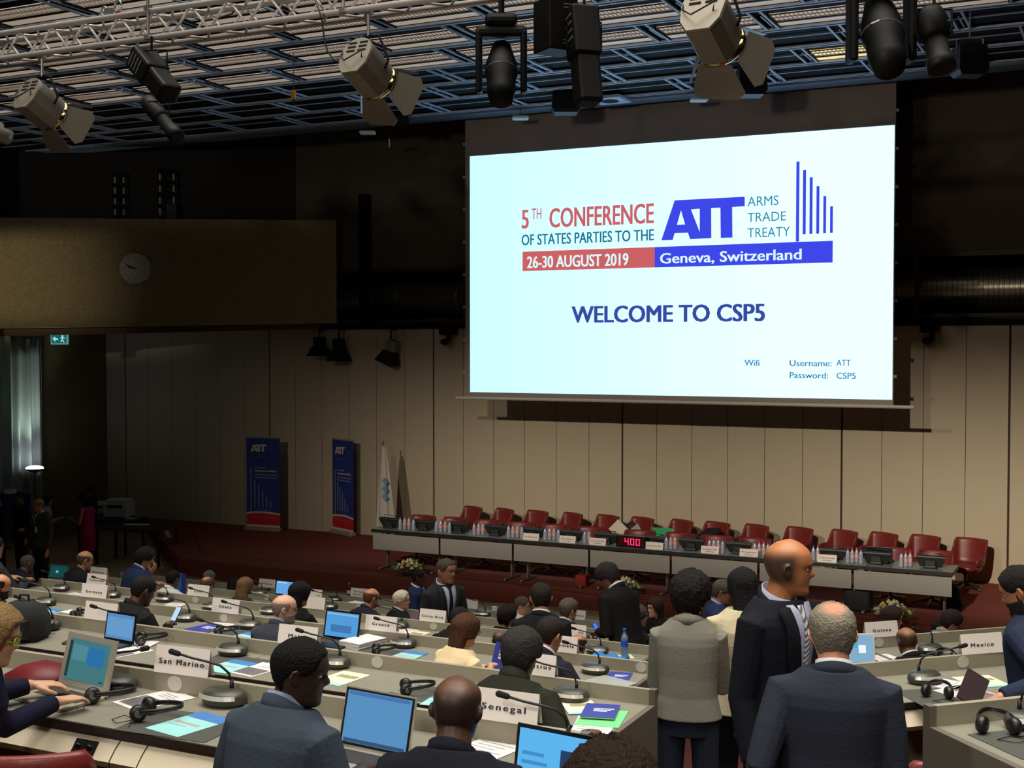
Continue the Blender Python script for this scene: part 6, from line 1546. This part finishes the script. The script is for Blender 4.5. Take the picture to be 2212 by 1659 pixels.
person('person with grey cropped scalp and dark jacket before the teal laptop', (63,1199), atL(4,.82), floor=floor_z(4), yaw=R_(-10), hp=R_(14), lean=20, skin_c=(110,80,62), hair=('shaved',(88,80,72)), top=('ink jacket',30,33,40), arms=('desk','desk'), vox=.0085, build=1.1, seed=15)
person('balding bearded person at the left frame edge above the blond head', (4,1240), atL(2,.86), floor=floor_z(2), yaw=R_(-12), hy=R_(-30), hp=R_(8), lean=12, skin_c=(196,134,96), hair=('ring',(30,24,20)), top=BLKS, shirt=BSH, arms=('desk',(.25,.40,.80)), vox=.008, beard=(34,28,24), seed=16)
person('person in dark grey suit cut by the left frame edge, third row', (-14,1158), atL(3,.80), floor=floor_z(3), yaw=R_(-8), lean=12, skin_c=TAN, hair=BLK, top=('dark grey suit',46,48,54), arms=('desk','desk'), vox=.010, seed=17)
person('person in white shirt with cropped black hair beside the upright blue folder', (376,1232), atL(4,.82), floor=floor_z(4), yaw=R_(0), hp=R_(10), lean=16, skin_c=AFR2, hair=('crop',(22,18,16)), top=('white cotton',208,206,206), arms=('desk','desk'), vox=.0085, seed=18)
person('person with a bald crown and brown hair behind the Chad plate, nearer of two', (450,1247), atL(4,.76), floor=floor_z(4), yaw=R_(4), hp=R_(10), lean=20, skin_c=(200,150,112), hair=('crown',(86,64,44)), top=CHAR, arms=('desk','desk'), vox=.0085, seed=19)
person('grey-haired person just behind the bald-crowned one above the Chad plate', (453,1233), atL(5,.76), floor=0.0, yaw=R_(0), hp=R_(6), lean=16, skin_c=PINK, hair=('grey',(110,104,96)), top=BLKS, arms=('desk','desk'), vox=.010, seed=20)
person('person with long dark blond hair in the second row from the stage', (531,1249), atL(4,.80), floor=floor_z(4), yaw=R_(0), hp=R_(8), lean=14, skin_c=FAIR, hair=('woman',(120,90,56)), long_hair=-.16, top=('brown knit',60,48,38), arms=('desk','desk'), vox=.0085, woman=True, jcollar=False, seed=21)
person('person in black top with a white strap leaning beside the blond hair', (506,1250), atL(5,.70), floor=0.0, yaw=R_(20), hp=R_(20), lean=24, skin_c=TAN, hair=('woman',(30,24,22)), long_hair=-.05, top=('black top',24,23,24), arms=('desk','desk'), vox=.010, woman=True, jcollar=False, seed=22)
person('bald person in dark navy jacket left of the white-haired one', (806,1271), atL(4,.80), floor=floor_z(4), yaw=R_(-14), hy=R_(-10), hp=R_(12), lean=20, skin_c=(190,128,92), hair=('ring',(96,70,50)), top=('navy jacket',32,36,46), arms=('desk',(.2,.42,.80)), vox=.0085, build=1.05, seed=23)
person('white-haired person in black suit looking aside below the standing man', (868,1276), atL(4,.78), floor=floor_z(4), yaw=R_(-30), hy=R_(-36), hp=R_(0), lean=6, skin_c=PINK, hair=('grey',(205,196,176)), top=BLKS, shirt=WSH, arms=('desk','desk'), vox=.0085, seed=24)
person('dark-skinned person in navy suit with glasses beside the stage bouquet', (907,1230), atZ(16.3), pose='stand', floor=0.0, yaw=R_(-62), hy=R_(-6), hp=R_(4), lean=2, skin_c=AFR, hair=('crop',(20,17,16)), top=BLUE, shirt=WSH, arms=('down','down'), vox=.009, glasses=M_gl, open_front=True, seed=25)
person('standing person in charcoal suit with a badge looking across the hall', (965,1207), atZ(13.1), pose='stand', floor=floor_z(4), yaw=R_(-118), hy=R_(14), hp=R_(2), lean=2, skin_c=(150,100,72), hair=('crop',(70,60,52)), top=CHAR, shirt=LSH, tie=M_tie2, arms=('hold','down'), vox=.007, open_front=True, badge=True, seed=26)
person('dark-haired person lowering their head behind the brown bob', (998,1313), atL(3,.70), floor=floor_z(3), yaw=R_(-8), hp=R_(20), lean=28, skin_c=AFR2, hair=('short',(26,24,24)), top=BLKS, arms=('desk','desk'), vox=.009, seed=27)
person('person with dark curly hair seen from behind beside the white cup', (1097,1311), atL(4,.80), floor=floor_z(4), yaw=R_(-10), hp=R_(10), lean=18, skin_c=TAN, hair=('curly',(36,26,24)), long_hair=.0, top=('black top',24,23,24), arms=('desk','desk'), vox=.0085, woman=True, jcollar=False, seed=28)
person('grey-brown-haired person in white shirt with glasses pushed up on the head', (1131,1290), atL(5,.80), floor=0.0, yaw=R_(-40), hy=R_(-30), hp=R_(10), lean=12, skin_c=PINK, hair=('short',(96,80,66)), top=('white cotton',208,206,206), arms=('desk','desk'), vox=.009, seed=29)
person('standing person in black suit with a white collar seen from behind', (1168,1260), atZ(10.3), pose='stand', floor=floor_z(3), yaw=R_(14), hy=R_(16), hp=R_(4), lean=3, skin_c=TAN, hair=('short',(32,26,22)), top=BLKS, shirt=WSH, arms=('down','down'), vox=.007, build=1.04, seed=30)
person('grey-haired person in navy suit left of the leaning man', (1231,1293), atL(4,.80), floor=floor_z(4), yaw=R_(-8), hy=R_(-20), hp=R_(6), lean=8, skin_c=PINK, hair=('grey',(96,86,74)), top=NAVY, shirt=WSH, arms=('desk','desk'), vox=.0085, seed=31)
B13, wr13 = person('person in black suit with a badge leaning over a glowing phone', (1300,1221), atZ(13.0), pose='stand', floor=floor_z(4)-.02, yaw=R_(68), hy=R_(8), hp=R_(34), lean=16, skin_c=BRN, hair=('full',(44,40,38)), top=BLKS, shirt=WSH, arms=((-.10,.27,1.02),(.06,.30,1.00)), vox=.007, badge=True, seed=32)
person('grey-haired person in black suit turned to the long-haired woman', (1380,1307), atL(4,.80), floor=floor_z(4), yaw=R_(-20), hy=R_(-28), hp=R_(4), lean=8, skin_c=PINK, hair=('crown',(78,72,66)), top=BLKS, shirt=WSH, arms=('desk','desk'), vox=.0085, seed=33)
person('smiling person with long brown hair facing the hall below the podium', (1414,1294), atZ(14.4), floor=0.45, yaw=R_(168), hy=R_(-26), hp=R_(2), lean=4, skin_c=FAIR, hair=('woman',(52,34,26)), long_hair=-.20, top=('black top',24,23,24), arms=('lap','lap'), vox=.008, woman=True, jcollar=False, seed=34)
# ---- standing in the aisle
person('standing person in grey sweater and jeans seen from behind in the aisle', (1494,1240), atZ(7.55), pose='stand', floor=floor_z(2), yaw=R_(14), hy=R_(-14), hp=R_(4), lean=1, skin_c=(196,140,110), hair=('curly',(24,21,21)), top=('grey sweater',122,120,110), pants=('blue jeans',40,46,62), arms=('hold','hold'), vox=.0055, build=.90, seed=35, hemline=0.0)
person('standing person in cream blazer with black bobbed hair in the aisle', (1604,1231), atZ(8.3), pose='stand', floor=floor_z(2), yaw=R_(26), hy=R_(4), hp=R_(6), lean=1, skin_c=TAN, hair=('woman',(20,18,20)), long_hair=-.02, top=('cream blazer',196,184,154), pants=('black trousers',16,16,18), arms=('down','down'), vox=.006, woman=True, jcollar=False, seed=36, hemline=-.12, build=1.08)
person('tall bald person in dark navy suit with a striped tie standing in the aisle', (1707,1164), atZ(5.75), pose='stand', floor=floor_z(1), yaw=R_(-112), hy=R_(40), hp=R_(2), lean=1, skin_c=(176,112,72), hair=('stubble',(74,52,38)), top=('dark navy suit',22,24,32), shirt=LSH, tie=M_tie1, arms=('down','down'), vox=.005, open_front=True, build=1.0, seed=37, hemline=-.03)
person('grey-haired person with a thinning crown in a slate navy suit, back turned', (1797,1304), atZ(5.05), pose='stand', floor=floor_z(1), yaw=R_(14), hy=R_(6), hp=R_(8), lean=3, skin_c=(214,150,122), hair=('crown',(128,122,108)), top=('slate navy suit',42,46,58), shirt=WSH, arms=('pocket','down'), vox=.005, build=1.08, seed=38)
B5, wr5 = person('bearded person in blue suit holding a dark booklet at the right frame edge', (2186,1226), atZ(6.2), pose='stand', floor=floor_z(1), yaw=R_(66), hy=R_(14), hp=R_(22), lean=4, skin_c=(190,128,92), hair=('short',(26,22,22)), top=('royal navy suit',36,44,66), shirt=BSH, beard=(30,25,23), arms=(('w',Pd(2160,1508,5.75)),'down'), vox=.0055, build=1.05, seed=39)
# ---- right block
person('bald person in dark suit seen from behind in front of the Guinea row', (1955,1355), atR(2,.80), floor=floor_z(2), yaw=R_(40), hp=R_(12), lean=14, skin_c=(140,92,64), hair=('stubble',(70,48,36)), top=('black suit',24,24,25), shirt=WSH, arms=('desk','desk'), vox=.0065, build=1.02, seed=40)
person('brown-haired person in profile behind the Guinea plate', (1930,1312), atZ(11.8), floor=floor_z(3), yaw=R_(-70), hy=R_(-12), hp=R_(6), lean=6, skin_c=FAIR, hair=('woman',(48,32,26)), long_hair=-.12, top=('dark top',30,28,30), arms=('lap','lap'), vox=.008, woman=True, jcollar=False, seed=41)
person('person with dark curls and pale sweater looking down beyond the Guinea row', (2064,1321), atZ(12.0), floor=floor_z(3), yaw=R_(-20), hy=R_(-36), hp=R_(22), lean=16, skin_c=TAN, hair=('full',(42,32,30)), top=('sage sweater',132,136,120), arms=('lap','lap'), vox=.008, seed=42)
person('dark-haired person just left of the curly-haired one beyond the Guinea row', (2030,1345), atZ(13.3), floor=floor_z(3), yaw=R_(20), hp=R_(16), lean=22, skin_c=TAN, hair=('curly',(24,20,20)), top=BLKS, arms=('lap','lap'), vox=.009, seed=43)
person('person in blue suit with greying hair seen between the two aisle standers', (1567,1254), atZ(12.8), pose='stand', floor=floor_z(4), yaw=R_(-70), hy=R_(-6), hp=R_(12), lean=4, skin_c=(184,132,104), hair=('grey',(84,78,74)), top=BLUE, shirt=BSH, arms=('hold','hold'), vox=.008, seed=44)
person('top of a frizzy dark brown head rising from the bottom frame edge', (1322,1622), atZ(2.7), floor=floor_z(-1)-.42, yaw=R_(20), lean=4, skin_c=TAN, hair=('curly',(44,30,22)), top=('dark top',30,28,30), arms=('lap','lap'), vox=.008, jcollar=False, seed=45, H=1.72)
# ---- dim corner by the curtain
def fl0(lab, u, v, Z, **k): return person(lab, (u, v), atZ(Z), pose='stand', floor=0.0, vox=.009, **k)
fl0('person in crimson dress with dark hair standing in the dim corner', 176, 1068, 24.6, yaw=R_(104), hy=R_(8), hp=R_(18), lean=2, skin_c=(170,110,84), hair=('woman',(20,16,16)), long_hair=-.16, top=('crimson dress',150,28,62), arms=('hold','hold'), woman=True, dress=True, sleeves='none', jcollar=False, seed=50)
fl0('person in grey suit with a badge standing in the dim left corner', 82, 1077, 22.6, yaw=R_(172), hy=R_(-20), hp=R_(2), lean=1, skin_c=(196,116,78), hair=('ring',(110,96,84)), top=('mid grey suit',62,62,58), shirt=WSH, tie=M_tie2, arms=('down','hold'), open_front=True, badge=True, build=1.1, seed=51)
fl0('dark-haired person in black before the blue board in the dim corner', 40, 1063, 24.0, yaw=R_(168), hp=R_(6), lean=1, skin_c=(120,80,62), hair=BLK, top=BLKS, arms=('down','down'), open_front=True, shirt=('grey shirt',70,70,72), seed=52)
fl0('dark-haired person in pale shawl behind the grey suit in the dim corner', 106, 1071, 25.0, yaw=R_(-60), hp=R_(14), lean=3, skin_c=(150,104,80), hair=('woman',(18,16,16)), long_hair=.0, top=('pale blouse',150,140,128), arms=('hold','hold'), woman=True, jcollar=False, seed=53)
fl0('tall person in dark suit behind the crimson dress in the dim corner', 191, 1050, 26.4, yaw=R_(150), hp=R_(6), lean=1, skin_c=(96,66,52), hair=BLK, top=('ink suit',28,30,34), arms=('down','down'), seed=54)
fl0('person in black with a white badge at the left edge of the dim corner', -6, 1066, 23.4, yaw=R_(160), lean=1, skin_c=(140,84,60), hair=BLK, top=BLKS, shirt=('grey shirt',70,70,72), arms=('down','down'), open_front=True, badge=True, seed=55)
# ---- seats under everyone who sits
ACH = armchair('x', 'chairs of the delegates'); first = [True]
def seat(loc, yaw, label, z):
    if first[0]: ACH.location = (loc[0], loc[1], z); ACH.rotation_euler = (0,0,yaw); ACH['label'] = label; first[0] = False
    else: dup(ACH, (loc[0], loc[1], z), yaw, label, 'chairs of the delegates')
for body, loc, yaw, sit, s, lab in PEOPLE:
    if sit: seat(loc, yaw, ('dark red armchair under the '+' '.join(lab.split()[:10]))[:120], loc.z)
p = Pz(84, 1640, floor_z(0)+.5); 
seat((Py(78,1650,3.60).x, 3.60, 0), R_(28), 'empty dark red armchair in the bottom left corner', floor_z(0))
seat((Py(200,1655,3.36).x, 3.34, 0), R_(0), 'empty dark red armchair back barely rising over the bottom edge', floor_z(0))
q = Pn(2010, 1640, row_d(0)+0.75); seat((q.x, q.y, 0), RB, 'dark red armchair between the two right hand desk rows', floor_z(1))
# ---- things held
def phone(p, ang, label, w=.07, h=.14, m=None):
    t = thing('smartphone', p, ang, label, 'phone'); B = Matrix.Rotation(-0.6,4,'X')
    mb = MB(); mb.rbox(-w/2,w/2,0,.008,-h/2,h/2,.006,B); mb.build('body', M_bez, t); mb = MB(); mb.box(-w*.44,w*.44,-.001,0,-h*.45,h*.45,B); mb.build('screen', m or emat('phone glow', rgb(190,225,250), 1.0), t)
phone(Py(380,1326,row_d(2)-.42), R_(-10), 'bright white phone in the hand of the person in black')
phone((wr13[0]+wr13[1])/2+(((wr13[0]+wr13[1])/2-Vector(B13.location))*Vector((1,1,0))).normalized()*.10+Vector((0,0,.03)), R_(68), 'small phone with a blue glow held by the leaning person', .06, .10, emat('phone blue', rgb(70,130,250), 1.0))
bk = Py(1082,1424,row_d(2)-.45)
mb = MB(); mb.box(-.085,.085,0,.01,-.12,.12, Matrix.Rotation(-.35,4,'X')); mb.mi = 1
for i, z in enumerate((.05,.025,.0)): mb.box(-.03,.06-.02*(i == 2),-.001,0,z,z+.016, Matrix.Rotation(-.35,4,'X'))
tag(mb.build('booklet', [M_nav, M_let], None, False, bk, (0,0,R_(-15))), 'blue booklet held upright by the person in the cream blouse', 'booklet')
mb = MB(); mb.box(-.055,.055,-.006,.006,-.075,.075, Matrix.Rotation(-.5,4,'X'))
tag(mb.build('passport_booklet', mat('dark maroon cover', rgb(52,34,40), 0.6), None, False, Pd(2102,1488,5.74), (0,.55,R_(22))), 'dark maroon booklet in the hand at the right frame edge', 'booklet')
# ================================================================== light
w = bpy.data.worlds.new('hall'); SC.world = w; w.use_nodes = True
w.node_tree.nodes['Background'].inputs[0].default_value = (0.8, 0.85, 1, 1); w.node_tree.nodes['Background'].inputs[1].default_value = 0.01
def spot(name, loc, tgt, energy, col, size, blend, soft):
    l = bpy.data.lights.new(name, 'SPOT'); l.energy = energy; l.color = col; l.spot_size = math.radians(size); l.spot_blend = blend; l.shadow_soft_size = soft
    d = Vector(tgt)-Vector(loc); o = link(name, l, None, loc, d.to_track_quat('-Z','Y').to_euler()); return o
def area(name, loc, tgt, energy, col, sx, sy, spread=85):
    l = bpy.data.lights.new(name, 'AREA'); l.shape = 'RECTANGLE'; l.size = sx; l.size_y = sy; l.energy = energy; l.color = col; l.spread = math.radians(spread)
    d = Vector(tgt)-Vector(loc); o = link(name, l, None, loc, d.to_track_quat('-Z','Y').to_euler()); return o
def shutters(o, top, bottom, left, right, spill=0.0):
    """framing shutters of a profile spotlight: each edge = (tangent where the light is cut, tangent where it is full)"""
    l = o.data; l.use_nodes = True; nt = l.node_tree; e = nt.nodes['Emission']
    tc = nt.nodes.new('ShaderNodeTexCoord'); sp = nt.nodes.new('ShaderNodeSeparateXYZ'); nt.links.new(tc.outputs['Normal'], sp.inputs[0])
    def math_(op, a, b=None):
        n = nt.nodes.new('ShaderNodeMath'); n.operation = op
        for i, x in enumerate((a, b)):
            if x is None: continue
            if isinstance(x, (int, float)): n.inputs[i].default_value = x
            else: nt.links.new(x, n.inputs[i])
        return n.outputs[0]
    az = math_('ABSOLUTE', sp.outputs['Z'])
    tx = math_('DIVIDE', sp.outputs['X'], az); ty = math_('DIVIDE', sp.outputs['Y'], az)
    def edge(t, lo_, hi_):
        n = nt.nodes.new('ShaderNodeMapRange'); n.interpolation_type = 'SMOOTHSTEP'; n.inputs[1].default_value = lo_; n.inputs[2].default_value = hi_; nt.links.new(t, n.inputs[0]); return n.outputs[0]
    m = edge(ty, *top)
    if spill: m = math_('MAXIMUM', m, spill)
    for t, p in ((ty, bottom), (tx, left), (tx, right)): m = math_('MULTIPLY', m, edge(t, *p))
    nt.links.new(m, e.inputs['Strength'])
W1 = (1.0,0.86,0.68)
TOPE, BOTE = (0.150, -0.035), (-0.165, -0.105)
for loc, tgt, en, (lf, rt_) in (((-3.5,3.5,CAMZ+3.9),(-1.0,WALL_Y,CAMZ-2.6),12500,((-.42,.10),(.60,.20))), ((-7.0,3.5,CAMZ+3.9),(-8.0,WALL_Y,CAMZ-2.6),5600,((-.42,.0),(.42,.0))), ((-11.5,3.5,CAMZ+3.9),(-14.0,WALL_Y,CAMZ-2.6),3700,((-.30,.12),(.40,.10)))):
    o = spot('stage_spot', loc, tgt, en, W1, 75, 0.3, 0.08)
    shutters(o, TOPE, BOTE, lf, rt_, 0.05)
# dimmed house lights over the seats
area('house_light', (-6, 8, CAMZ+4.1), (-6, 8.4, 0), 760, (1.0,0.94,0.82), 14, 11)
area('house_light', (2.0, 4.5, CAMZ+4.1), (2.0, 5, 0), 150, (1.0,0.94,0.82), 8, 6)
for x in (-7.5, 0.0):
    hs = spot('house_spot', (x, -4.0, CAMZ+3.8), (x-1.0, 7.0, 1.2), 950, (1.0,0.94,0.83), 100, 0.5, 0.6)
    shutters(hs, (0.283,0.185), (-2,-1.5), (-3,-2), (3,2))
rw = spot('truss_fill', (-7.0, -4.0, CAMZ+3.0), (-9.0, 11.2, CAMZ+3.7), 1500, (1.0,0.90,0.80), 80, 0.6, 0.4)  # added spot, only to brighten the truss and the lamps hung on it
shutters(rw, (0.040,0.022), (-0.075,-0.035), (-1.2,-.9), (1.2,.9))
gw = spot('gallery_wash', (-20.5, 12.0, CAMZ+1.2), tuple(Pd(-40, 620, GZ)), 620, (1.0,0.86,0.60), 46, 1.0, 0.05)
shutters(gw, (0.18,0.11), (-.17,-.05), (-1,-.6), (1,.6))
SC.view_settings.view_transform = 'Standard'
SC.view_settings.look = 'None'
SC.view_settings.exposure = 0.0
SC.view_settings.gamma = 1.0
SC.view_settings.use_curve_mapping = False
SC.cycles.use_denoising = True
SC.cycles.max_bounces = 6
SC.cycles.diffuse_bounces = 3
SC.cycles.transparent_max_bounces = 8
SC.cycles.caustics_reflective = False
SC.cycles.caustics_refractive = False
